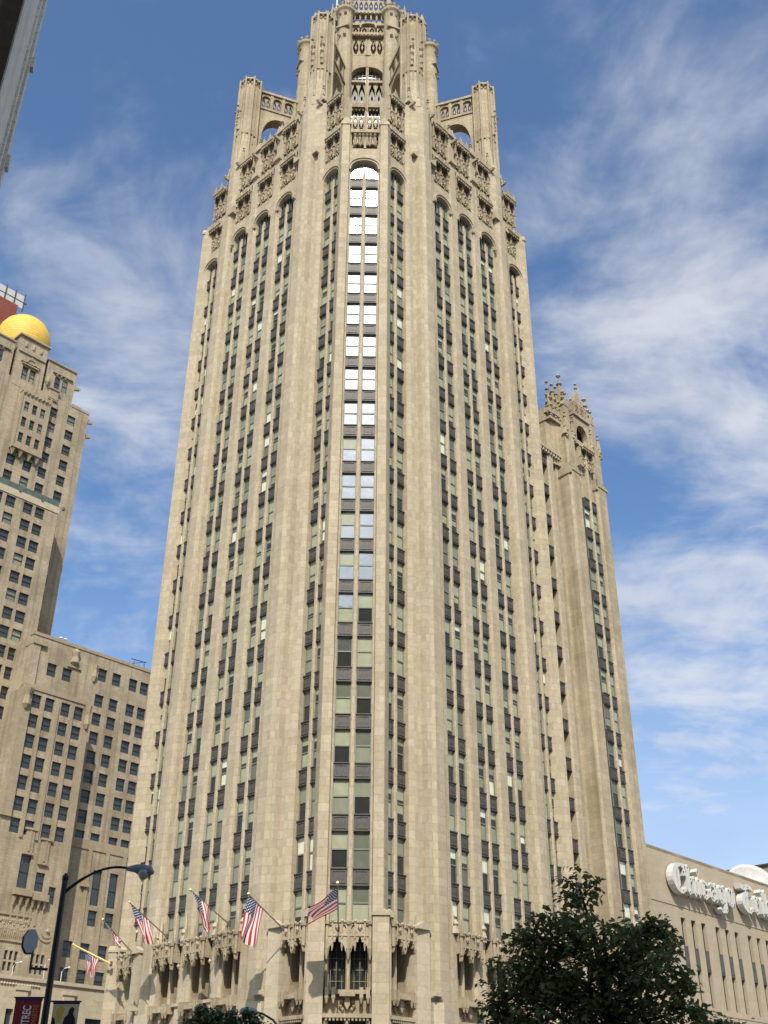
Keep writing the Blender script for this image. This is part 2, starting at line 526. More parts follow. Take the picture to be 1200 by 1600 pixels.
def empty(name, loc, rz=0.0):
    o = bpy.data.objects.new(name, None)
    o.empty_display_size = 1.0
    COL.objects.link(o)
    o.location = loc
    o.rotation_euler = (0, 0, rz)
    return o


ANG = R_(-43.9253)
CX, CY = -2.50526, 95.93507
CA, SA = math.cos(ANG), math.sin(ANG)


def site(x, y, z=0.0):
    """building-grid coordinates -> world"""
    return (CX + x * CA - y * SA, CY + x * SA + y * CA, z)


def site_thing(name, x, y, z, label, cat, group=None):
    o = empty(name, site(x, y, z), ANG)
    tag(o, label, cat, group)
    o['_'] = 0
    del o['_']
    return o, (x, y, z)


def arc(t0, t1, zs, rise, n=10):
    """arch line from (t0, zs) to (t1, zs), pointed a little less than round"""
    c, h = (t0 + t1) / 2, (t1 - t0) / 2
    return [(c - h * math.cos(math.pi * i / n), zs + rise * math.sin(math.pi * i / n) ** 0.8) for i in range(n + 1)]


# ================================================================== GROUND
def sheet(name, pts, z, mat, thick=None):
    m = MB()
    if thick:
        m.prism([(p[0], p[1]) for p in pts], z - thick, z)
    else:
        m.add([(p[0], p[1], z) for p in pts], [list(range(len(pts)))])
    o = m.build(name, mat)
    o['kind'] = 'structure'
    return o


sheet('ground', [(-2500, -2500), (2500, -2500), (2500, 2500), (-2500, 2500)], -0.02, 'earth')


def site_poly(pts):
    return [site(*p)[:2] for p in pts]


# the avenue runs along the west face (building-grid x), the cross street along the south face (grid y)
sheet('road', site_poly([(-400, -48), (400, -48), (400, -24), (-400, -24)]), 0.0, 'asphalt')
sheet('cross_road', site_poly([(24, -24), (40, -24), (40, 400), (24, 400)]), 0.0, 'asphalt')
sheet('pavement', site_poly([(-400, -24), (24, -24), (24, 400), (-400, 400)]), 0.13, 'concrete', 0.15)
sheet('plaza', site_poly([(-400, -400), (400, -400), (400, -48), (-400, -48)]), 0.13, 'concrete', 0.15)
mk = MB()
for i in range(-40, 40):
    for w in (-40.0, -32.0):
        p = site_poly([(i * 9, w), (i * 9 + 3, w), (i * 9 + 3, w + .15), (i * 9, w + .15)])
        mk.add([(a, b, 0.004) for a, b in p], [[0, 1, 2, 3]])
mk.build('road_markings', 'road_paint')['kind'] = 'structure'

# ================================================================== GOTHIC TOWER
A0, PB, CB, RC, DC = 14.93, 3.645, 9.556, 0.92, 18.0
HB, HC = 1.10, 1.35
Z0, FH, NR = 18.605, 3.7, 19
ZTOP = Z0 + FH * (NR - 1)      # highest spandrel
tower, TO = site_thing('skyscraper', 0, 0, 0,
                       'tall pale limestone gothic tower with buttressed octagonal crown, filling the middle', 'skyscraper')
BAYS = []       # (phi, t0, plane, half width, is_chamfer)
for k in range(4):
    for t0, pl in ((-PB, A0), (0, A0), (PB, A0), (-CB, A0 - RC), (CB, A0 - RC)):
        BAYS.append((90 * k, t0, pl, HB, False))
    BAYS.append((45 + 90 * k, 0.0, DC, HC, True))
MUL = 0.18


def win_rect(bay, side):
    phi, t0, pl, hb, ch = bay
    return (t0 - hb, t0 - MUL) if side == 0 else (t0 + MUL, t0 + hb)


UP = ['blind'] * 10 + ['blind_dim'] * 5 + ['interior_mid'] * 4 + ['blind_bright'] * 2
LO = ['blind'] * 5 + ['blind_dim'] * 4 + ['interior_mid'] * 3 + ['interior'] * 8 + ['blind_bright'] * 1
PANES = ['blind', 'blind_dim', 'blind_bright', 'interior', 'interior_mid', 'sheet_glass']


def window_geo(fr, pn, t0, t1, pl, z0, z1, chamfer=False, rng=rnd):
    """double-hung sash set in the reveal; fr frame mesh, pn panes mesh"""
    d = pl - 0.26
    w = 0.065
    zm = (z0 + z1) / 2 + 0.05
    fr.box(t0, t0 + w, d, d + 0.10, z0, z1)
    fr.box(t1 - w, t1, d, d + 0.10, z0, z1)
    fr.box(t0 + w, t1 - w, d, d + 0.10, z1 - w, z1)
    fr.box(t0 + w, t1 - w, d, d + 0.10, z0, z0 + w)
    fr.box(t0 + w, t1 - w, d, d + 0.085, zm - 0.05, zm + 0.05)
    up, lo = rng.choice(UP), rng.choice(LO)
    if rng.random() < 0.25:
        lo = up
    if chamfer and z0 > 26:
        p_ = min(1.0, (z0 - 26) / 30.0)     # over-reflective panes grow commoner up the corner, building in its white sky reflections
        up = 'sheet_glass' if rng.random() < p_ else up
        lo = 'sheet_glass' if rng.random() < p_ ** .7 else lo
    for a, b, mt, dd in ((zm, z1, up, d + 0.055), (z0, zm, lo, d + 0.02)):
        # a drawn blind stops part way down the sash
        pn.cur = PANES.index(mt)
        ea, eb, ec = rng.uniform(-.012, .012), rng.uniform(-.012, .012), rng.uniform(-.008, .008)
        if mt.startswith('blind') and rng.random() < 0.4 and not chamfer:
            c = a + (b - a) * rng.uniform(0.2, 0.6)
            pn.cur = PANES.index(mt)
            pn.add([(t0, dd, c), (t1, dd, c), (t1, dd, b), (t0, dd, b)], [[0, 1, 2, 3]])
            pn.cur = PANES.index('interior')
            pn.add([(t0, dd, a), (t1, dd, a), (t1, dd, c), (t0, dd, c)], [[0, 1, 2, 3]])
        else:
            pn.add([(t0, dd + ea, a), (t1, dd + eb, a), (t1, dd + eb + ec, b), (t0, dd + ea + ec, b)], [[0, 1, 2, 3]])


def spandrel_geo(m, t0, t1, pl, zc):
    m.cur = 0
    m.box(t0, t1, pl - 0.42, pl - 0.03, zc - 0.53, zc + 0.53)
    m.box(t0, t1, pl - 0.52, pl + 0.05, zc + 0.53, zc + 0.60)
    m.box(t0, t1, pl - 0.45, pl + 0.03, zc - 0.59, zc - 0.53)
    m.cur = 1
    w = t1 - t0
    a, b = t0 + w * 0.1, t1 - w * 0.1
    m.box(a, b, pl - 0.04, pl + 0.012, zc + 0.36, zc + 0.42)
    m.box(a, b, pl - 0.04, pl + 0.012, zc - 0.42, zc - 0.36)
    m.box(a, a + 0.05, pl - 0.04, pl + 0.012, zc - 0.36, zc + 0.36)
    m.box(b - 0.05, b, pl - 0.04, pl + 0.012, zc - 0.36, zc + 0.36)
    c = (t0 + t1) / 2
    for q_ in (-.22, 0, .22):
        m.extr([(c + q_ * w, zc - 0.22), (c + q_ * w + .07, zc), (c + q_ * w, zc + 0.22), (c + q_ * w - .07, zc)], pl - 0.04, pl - 0.005)


# pick the hundred windows and spandrels that show largest from the street
def show_size(bay, k, side):
    phi, t0, pl, hb, ch = bay
    T = face_map(phi)
    a, b = win_rect(bay, side)
    x, y, z = T((a + b) / 2, pl, Z0 + FH * k)
    wx, wy, wz = site(x, y, z)
    n = T(0, 1, 0)
    nx, ny = n[0] * CA - n[1] * SA, n[0] * SA + n[1] * CA
    D2 = wx * wx + wy * wy + (wz - 1.7) ** 2
    c = -(wx * nx + wy * ny) / math.sqrt(D2)
    return (c * (b - a) / D2) if c > 0.12 else 0.0


slots = [(show_size(b, k, s), i, k, s) for i, b in enumerate(BAYS) for k in range(NR) for s in (0, 1)]
slots.sort(reverse=True)
single = {(i, k, s) for _, i, k, s in slots[:100]}
rest_f, rest_p = MB(), MB()
rest_s = MB()
for i, bay in enumerate(BAYS):
    phi, t0, pl, hb, ch = bay
    T = face_map(phi)
    for k in range(NR):
        for s in (0, 1):
            a, b = win_rect(bay, s)
            z0 = (Z0 + FH * (k - 1) + 0.60) if k > 0 else 15.75
            z1 = Z0 + FH * k - 0.59
            if (i, k, s) in single:
                fr, pn, sp_ = MB(T), MB(T), MB(T)
                window_geo(fr, pn, a, b, pl, z0, z1, ch)
                w = fr.build('window', 'sash', tower)
                pn.build('pane', PANES, w)
                spandrel_geo(sp_, a, b, pl, Z0 + FH * k)
                sp_.build('spandrel', ['bronze', 'bronze_ornament'], tower)
            else:
                rest_f.T = rest_p.T = rest_s.T = T
                window_geo(rest_f, rest_p, a, b, pl, z0, z1, ch)
                spandrel_geo(rest_s, a, b, pl, Z0 + FH * k)
wr = rest_f.build('window', 'sash', tower, kind='stuff')
rest_p.build('pane', PANES, wr)
rest_s.build('spandrel', ['bronze', 'bronze_ornament'], tower, kind='stuff')


def mullion(m, t0, pl, z0, z1, w=MUL):
    m.prism([(t0 - w, pl - 0.55), (t0 - w, pl + 0.02), (t0 - w * 0.5, pl + 0.10), (t0 + w * 0.5, pl + 0.10), (t0 + w, pl + 0.02), (t0 + w, pl - 0.55)], z0, z1)


def tracery(m, a, b, d0, d1, z0, z1, n=2):
    """open panel: rails, bars, pointed heads and lozenges"""
    m.box(a, b, d0, d1, z1 - 0.16, z1)
    m.box(a, b, d0, d1, z0, z0 + 0.14)
    w = (b - a) / n
    h = z1 - z0
    for i in range(n + 1):
        x = a + w * i
        m.box(x - 0.06, x + 0.06, d0 - 0.04, d1 + 0.05, z0 + 0.14, z1 - 0.16)
    for i in range(n):
        x0, x1 = a + w * i + 0.06, a + w * (i + 1) - 0.06
        c = (x0 + x1) / 2
        q = z0 + h * 0.55
        for s in (-1, 1):
            m.extr([(c + s * 0.02, z1 - 0.16), (c + s * (x1 - c), z1 - 0.16), (c + s * (x1 - c), q), (c + s * (x1 - c) * 0.72, q + h * 0.16)], d0, d1)
            m.extr([(c + s * (x1 - c), z0 + 0.14), (c + s * (x1 - c), z0 + h * 0.34), (c + s * (x1 - c) * 0.35, z0 + 0.14)], d0, d1)
        m.extr([(c, q - h * 0.22), (c + 0.13, q - h * 0.05), (c, q + h * 0.12), (c - 0.13, q - h * 0.05)], d0 + 0.03, d1 - 0.03)


def arched_top(st, fr, pn, gl, bay, zsp=86.9, rise=1.25):
    """the head of a bay: arched light with muntins and the stone over it"""
    phi, t0, pl, hb, ch = bay
    z0 = ZTOP + 0.60
    A = arc(t0 - hb, t0 + hb, zsp, rise)
    pn.cur = PANES.index(gl)
    d = pl - 0.26
    pn.add([(t0 - hb, d + 0.02, z0), (t0 + hb, d + 0.02, z0)] + [(p[0], d + 0.02, p[1]) for p in reversed(A)], [list(range(2 + len(A)))])
    nb = 2 if ch else 5
    for i in range(1, nb):
        x = t0 - hb + 2 * hb * i / nb
        if ch:
            fr.box(x - .05, x + .05, d, d + 0.14, z0, z0 + 0.8)
        else:
            fr.box(x - .035, x + .035, d, d + 0.14, z0, zsp + rise * 0.86)
    fr.box(t0 - hb, t0 + hb, d, d + 0.12, z0, z0 + 0.08)
    # stone above: flat field with the arch cut out of it, and a moulded hood
    top = 90.1
    e = 0.22
    P = [(t0 - hb - e, z0)] + [(t0 - hb - 0.001, z0)] + A + [(t0 + hb + 0.001, z0), (t0 + hb + e, z0), (t0 + hb + e, top), (t0 - hb - e, top)]
    st.extr(P, pl - 0.55, pl + 0.02)
    B = arc(t0 - hb - 0.20, t0 + hb + 0.20, zsp, rise + 0.26)
    C = arc(t0 - hb, t0 + hb, zsp, rise + 0.02)
    st.extr(B + list(reversed(C)), pl + 0.02, pl + 0.30)
    B2 = arc(t0 - hb - 0.30, t0 + hb + 0.30, zsp, rise + 0.40)
    C2 = arc(t0 - hb - 0.19, t0 + hb + 0.19, zsp, rise + 0.25)
    st.extr(B2 + list(reversed(C2)), pl + 0.02, pl + 0.40)


def carved_panel(m, t0, hb, pl, z0, z1, deep=0.55):
    """canopied niche: two steep gablets on slim shafts over pendant foliage, the ground behind deep in shade"""
    h = z1 - z0
    for s in (-1, 1):
        c = t0 + s * hb * 0.5
        a, b = c - hb * 0.44, c + hb * 0.44
        # steep canopy thrown well forward
        m.extr([(a - 0.04, z1 - h * 0.20), (b + 0.04, z1 - h * 0.20), (c, z1 + h * .02)], pl - 0.6, pl + 0.55)
        for q in (.25, .6):
            m.knot(a + (c - a) * q, pl + .5, z1 - h * .2 + h * .2 * q + .06, .10)
            m.knot(b - (b - c) * q, pl + .5, z1 - h * .2 + h * .2 * q + .06, .10)
        m.ngon(c, pl + 0.45, 0.09, z1 - h * .04, z1 + h * 0.10, 4, 0.02, math.pi / 4)
        # cusped fringe under the eaves
        w = (b - a) / 3
        for i in range(3):
            x = a + w * i
            m.extr([(x, z1 - h * .20), (x, z1 - h * .30), (x + w * .5, z1 - h * .235), (x + w, z1 - h * .30), (x + w, z1 - h * .20)], pl + .30, pl + 0.46)
        # figure on its bracket
        m.box(c - .20, c + .20, pl - 0.5, pl + 0.16, z0 + h * 0.36, z0 + h * 0.40)
        m.ngon(c, pl - 0.14, 0.15, z0 + h * 0.40, z0 + h * 0.60, 6, 0.09)
        m.knot(c, pl - 0.12, z0 + h * 0.64, 0.12, 1.4)
        m.ngon(c, pl - 0.05, 0.02, z0 + h * .18, z0 + h * 0.36, 6, 0.20)
        # foliage
        for dx, dz, r in ((-.2, .22, .15), (.2, .22, .15), (0, .14, .17), (-.14, .05, .12), (.14, .05, .12), (0, -.04, .10)):
            m.knot(c + dx, pl + .06 - abs(dx) * .4, z0 + h * dz, r, 1.5)
    for x, r in ((t0 - hb * 0.97, .06), (t0, .08), (t0 + hb * 0.97, .06)):
        m.box(x - r, x + r, pl - 0.7, pl + 0.12, z0 + h * .05, z1 - h * 0.14)
        m.box(x - r * 1.6, x + r * 1.6, pl - 0.1, pl + 0.22, z0 + h * .40, z0 + h * .44)
        m.ngon(x, pl + 0.1, 0.14, z1 - h * 0.16, z1 + h * 0.09, 4, 0.02, math.pi / 4)
        m.knot(x, pl + .14, z1 - h * .14, .15, 1.0)
        m.knot(x, pl + .12, z0 + h * .02, .16, 1.6)


PIERH = PB / 2 - 0
for k in range(4):
    phi = 90 * k
    T = face_map(phi)
    st = MB(T)
    fr, pn = MB(T), MB(T)
    cv_ = MB(T)
    mu = []
    for t0, pl in ((-PB, A0), (0, A0), (PB, A0), (-CB, A0 - RC), (CB, A0 - RC)):
        bay = (phi, t0, pl, HB, False)
        m = MB(T)
        mullion(m, t0, pl, 15.2, ZTOP + 1.35)
        m.ngon(t0, pl - 0.1, 0.2, ZTOP + 1.35, ZTOP + 2.0, 4, 0.05, math.pi / 4)
        m.build('mullion', 'limestone', tower)
        fr, pn = MB(T), MB(T)
        arched_top(st, fr, pn, rnd.choice(['interior_mid', 'interior', 'blind_dim']), bay)
        f = fr.build('arched_window', 'sash_dark', tower)
        pn.build('pane', PANES, f)
        # wall field behind the carved panels, then the panels
        st.box(t0 - HB - .02, t0 + HB + .02, pl - 1.25, pl - 0.75, 90.1, 99.2)
        st.box(t0 - HB, t0 + HB, pl - 0.75, pl - 0.05, 94.2, 94.9)
        c = MB(T)
        carved_panel(c, t0, HB, pl, 90.3, 93.9)
        carved_panel(c, t0, HB * 0.92, pl, 95.1, 99.6)
        c.build('parapet_canopy', 'limestone_carved', tower)
    st.build('facade_head', 'limestone', tower)
    # slim piers between the bays
    for t0 in (-PB / 2, PB / 2):
        m = MB(T)
        w = PB / 2 - HB
        for (w0, dd, za, zb) in ((w, 0.0, 9.0, 90.0), (w * 0.92, -0.05, 90.0, 95.0), (w * 0.86, -0.12, 95.0, 99.0)):
            m.prism([(t0 - w0, A0 - 0.6), (t0 - w0, A0 + 0.04 + dd), (t0 - w0 * 0.72, A0 + 0.08 + dd), (t0 - w0 * 0.6, A0 + 0.24 + dd),
                     (t0 + w0 * 0.6, A0 + 0.24 + dd), (t0 + w0 * 0.72, A0 + 0.08 + dd), (t0 + w0, A0 + 0.04 + dd), (t0 + w0, A0 - 0.6)], za, zb)
        m.extr([(t0 - w * 0.75, 94.7), (t0 + w * 0.75, 94.7), (t0 + w * 0.75, 94.95), (t0, 95.4), (t0 - w * 0.75, 94.95)], A0 + 0.1, A0 + 0.46)
        m.box(t0 - 0.14, t0 + 0.14, A0 + 0.2, A0 + 0.85, 97.9, 98.25)          # gargoyle
        m.ball(t0, A0 + 0.85, 98.1, 0.2)
        m.gable(t0 - w * 0.8, t0 + w * 0.8, A0 - 0.5, A0 + 0.36, 99.0, 100.1)
        m.finial(t0, A0 - 0.05, 99.7, 1.6, 0.26)
        for q in (-1, 1):
            m.finial(t0 + q * w * 0.7, A0 + 0.1, 98.6, 1.3, 0.16)
        m.build('pier', 'limestone', tower)
    # end piers of the corner bays (they turn into the chamfer)
    for s in (-1, 1):
        m = MB(T)
        e = CB + HB
        m.prism([(s * e, A0 - RC - 0.6), (s * e, A0 - RC + 0.12), (s * (e + .08), A0 - RC + .3), (s * 11.15, A0 - RC + .36), (s * 11.15, A0 - RC - .9)], 9.0, 94.3)
        m.build('pier', 'limestone', tower)

# chamfer bays
for k in range(4):
    phi = 45 + 90 * k
    T = face_map(phi)
    st, fr, pn = MB(T), MB(T), MB(T)
    bay = (phi, 0.0, DC, HC, True)
    m = MB(T)
    mullion(m, 0.0, DC, 15.2, ZTOP + 1.1)
    m.ngon(0, DC - 0.1, 0.2, ZTOP + 1.1, ZTOP + 1.8, 4, 0.05, math.pi / 4)
    m.build('mullion', 'limestone', tower)
    arched_top(st, fr, pn, 'sheet_glass', bay, 86.9, 1.25)
    f = fr.build('arched_window', 'sash_dark', tower)
    pn.build('pane', PANES, f)
    st.box(-HC, HC, DC - 0.9, DC - 0.5, 90.1, 91.2)
    st.build('facade_head', 'limestone', tower)
    # open balcony screen over the arch
    c = MB(T)
    tracery(c, -HC, -0.12, DC - 0.25, DC - 0.05, 92.6, 94.9, 2)
    tracery(c, 0.12, HC, DC - 0.25, DC - 0.05, 92.6, 94.9, 2)
    c.box(-HC - .1, HC + .1, DC - 0.3, DC + 0.30, 92.2, 92.65)
    for x in (-1.0, -.55, -.2, .2, .55, 1.0):
        c.ngon(x, DC + 0.05, 0.05, 90.6, 91.6, 6, 0.20)
        c.ball(x, DC + 0.12, 91.9, 0.24, 1.1)
    for x in (-0.75, 0.75):
        c.extr([(x - .5, 91.1), (x - .3, 90.5), (x, 90.9), (x + .3, 90.5), (x + .5, 91.1), (x + .3, 92.2), (x - .3, 92.2)], DC - 0.2, DC + 0.02)
    c.box(-0.12, 0.12, DC - 0.3, DC + 0.1, 90.1, 95.4)
    c.finial(0, DC - 0.1, 95.3, 1.0, 0.18)
    c.build('balcony_screen', 'limestone_carved', tower)
    for s in (-1, 1):
        m = MB(T)
        m.prism([(s * HC, DC - 0.7), (s * HC, DC + .04), (s * 1.50, DC + .12), (s * 1.56, DC + 0.42), (s * 2.30, DC + 0.42), (s * 2.40, DC + 0.2), (s * 2.62, DC - 0.5), (s * 2.3, DC - 1.4)], 9.0, 93.4)
        m.extr([(s * 1.42, 93.2), (s * 2.46, 93.2), (s * 2.46, 93.5), (s * 1.93, 94.3), (s * 1.42, 93.5)], DC - 0.5, DC + 0.5)
        m.finial(s * 1.93, DC - .3, 94.0, 1.2, 0.2)
        # base buttress with its weathered cap
        m.prism([(s * 1.56, DC + .40), (s * 1.58, DC + 0.95), (s * 2.68, DC + 0.95), (s * 2.72, DC - 0.1), (s * 2.40, DC + .18), (s * 2.30, DC + .40)], 0.13, 16.0)
        m.extr([(s * 1.50, 15.95), (s * 2.76, 15.95), (s * 2.76, 16.12), (s * 2.13, 16.5), (s * 1.50, 16.12)], DC + 0.0, DC + 1.05)
        m.build('pier', 'limestone', tower)

# the eight great buttress piers with their turrets
for k in range(4):
    for s in (-1, 1):
        T = face_map(90 * k)
        m = MB(T)
        prof = [(4.74, 14.30), (4.74, 14.98), (4.98, 15.0), (5.02, 14.82), (5.3, 14.84), (5.36, 15.18), (5.48, 15.22), (5.7, 15.42), (6.6, 15.42), (6.85, 15.18), (7.2, 15.08), (7.3, 14.55),
                (7.72, 14.4), (7.78, 14.62), (8.1, 14.55), (8.45, 14.3), (8.45, 13.3), (6.6, 12.6), (4.9, 13.3)]
        m.prism([(s * a, b) for a, b in prof], 0.13, 92.0)
        # weathered set-backs, each closed by a sloping cap
        up = [(4.78, 13.7), (4.78, 14.86), (5.15, 14.95), (5.75, 15.25), (6.55, 15.25), (7.2, 14.85), (7.8, 14.4), (8.2, 14.05), (8.2, 13.3), (6.6, 12.4), (4.9, 12.9)]
        m.prism([(s * a, b) for a, b in up], 92.0, 99.6)
        for a, b, d in ((4.95, 5.8, 15.45), (6.95, 7.9, 14.95)):
            m.extr([(s * a, 91.7), (s * b, 91.7), (s * b, 91.95), (s * a, 92.75)], d - 0.7, d + 0.06)
        up2 = [(5.0, 13.2), (5.0, 14.3), (5.5, 15.0), (6.2, 15.2), (6.9, 15.1), (7.6, 14.6), (7.85, 13.9), (7.6, 13.0), (6.6, 12.3), (5.4, 12.6)]
        up3 = [(5.25, 13.1), (5.25, 13.9), (5.6, 14.6), (6.2, 14.85), (6.9, 14.75), (7.4, 14.3), (7.6, 13.7), (7.4, 13.0), (6.6, 12.5), (5.6, 12.6)]
        m.prism([(s * a, b) for a, b in up2], 99.6, 105.6, top=[(s * a, b) for a, b in up3])
        for a, d in ((5.15, 14.9), (7.75, 14.5)):
            m.box(s * a - 0.13, s * a + 0.13, d - 0.3, d + 0.55, 99.3, 99.65)
            m.ball(s * a, d + 0.55, 99.5, 0.2)
            m.gable(s * a - 0.4, s * a + 0.4, d - 0.6, d + 0.1, 99.9, 101.2)
            m.finial(s * a, d - 0.2, 101.0, 1.7, 0.22)
        b_ = m.build('buttress', 'limestone', tower)
        t = MB(T)
        ct, cd = s * 6.40, 13.62
        r0 = R_(22.5)
        t.ngon(ct, cd, 1.38, 105.6, 114.4, 8, 1.30, r0)
        for i in range(8):
            an = r0 + i * math.pi / 4
            x, y = ct + 1.36 * math.cos(an), cd + 1.36 * math.sin(an)
            t.ngon(x, y, 0.17, 101.0, 115.5, 6, 0.13)
            x2, y2 = ct + 1.22 * math.cos(an + math.pi / 8), cd + 1.22 * math.sin(an + math.pi / 8)
            t.ngon(x2, y2, 0.09, 104.0, 113.7, 6, 0.08)
            # open cresting at the top
            tx, ty = -math.sin(an + math.pi / 8), math.cos(an + math.pi / 8)
            for q in (-0.22, 0.22):
                t.ball(x2 + tx * q, y2 + ty * q, 114.35, 0.16, 1.3)
            t.ball(x2, y2, 114.9, 0.17, 1.2)
        t.ngon(ct, cd, 1.36, 115.15, 115.45, 8, 1.30, r0)
        t.ngon(ct, cd, 1.10, 114.4, 115.1, 8, 1.10, r0)
        rad = Vector((ct, cd)).normalized()
        for q in (0.55, -0.55):
            gx, gy = ct + rad.x * 1.15 - rad.y * q, cd + rad.y * 1.15 + rad.x * q
            t.ngon(gx, gy, 0.22, 106.4, 109.4, 6, 0.16)
            t.ball(gx + rad.x * .1, gy + rad.y * .1, 109.6, 0.30, 1.3)
            t.ball(gx + rad.x * .16, gy + rad.y * .16, 108.4, 0.24, 1.3)
            t.ball(gx + rad.x * .16, gy + rad.y * .16, 107.2, 0.20, 1.3)
            t.ball(gx + rad.x * .35, gy + rad.y * .35, 110.5, 0.20, 1.0)
        t.build('turret', 'limestone_carved', b_)

# roof deck behind the parapet
m = MB()
m.prism([(10.4, -13.6), (13.6, -10.4), (13.6, 10.4), (10.4, 13.6), (-10.4, 13.6), (-13.6, 10.4), (-13.6, -10.4), (-10.4, -13.6)], 93.0, 93.6)
m.build('roof_deck', 'roof_grey', tower)
# solid core behind the glass
m = MB()
m.prism([(10.2, -13.2), (13.2, -10.2), (13.2, 10.2), (10.2, 13.2), (-10.2, 13.2), (-13.2, 10.2), (-13.2, -10.2), (-10.2, -13.2)], 0.13, 92.9)
m.build('shaft', 'limestone', tower)

# flying buttresses from turret to lantern
for k in range(4):
    for s in (-1, 1):
        x, y, _ = face_map(90 * k)(s * 6.40, 13.62, 0)
        th = math.atan2(y, x)
        m = MB(radial_map(th))
        w = 0.48
        A = [(9.3 + 2.1 * (1 - math.cos(math.pi * i / 12)), 104.2 + 6.2 * math.sin(math.pi * i / 12) ** 0.55) for i in range(13)]
        m.extr([(8.2, 104.2)] + A + [(14.2, 104.2), (14.2, 111.3), (8.2, 111.3)], -w, w)
        m.extr([(9.3 + 2.1 * (1 - math.cos(math.pi * i / 12)), 103.9 + 6.1 * math.sin(math.pi * i / 12) ** 0.55) for i in range(13)]
               + [(9.3 + 2.1 * (1 - math.cos(math.pi * i / 12)), 104.3 + 6.3 * math.sin(math.pi * i / 12) ** 0.55) for i in range(12, -1, -1)], -w - 0.16, w + 0.16)
        m.box(7.4, 14.2, -w - 0.12, w + 0.12, 111.3, 111.65)
        for r in (9.55, 11.0, 12.45):
            m.box(r - 0.17, r + 0.17, -w, w, 111.65, 114.2)
        for r in (10.28, 11.72, 13.1):
            B = arc(r - 0.55, r + 0.55, 113.2, 0.7, 8)
            m.extr(B + [(r + 0.55, 114.2), (r - 0.55, 114.2)], -w * 0.8, w * 0.8)
            tracery(m, r - .55, r + .55, -.14, .14, 111.66, 113.75, 2)
        m.box(7.4, 14.2, -w - 0.1, w + 0.1, 114.2, 114.55)
        for i in range(14):
            m.ball(7.8 + i * 0.42, 0, 114.7, 0.24, 1.0)
        # lower raking arch
        L = [(8.0 + 2.4 * (1 - math.cos(math.pi * i / 10)), 97.5 + 4.2 * math.sin(math.pi * i / 10) ** 0.6) for i in range(11)]
        m.extr([(7.4, 97.5)] + L + [(13.4, 97.5), (13.4, 102.6), (7.4, 103.4)], -w * 0.8, w * 0.8)
        m.build('flying_buttress', 'limestone_carved', tower)

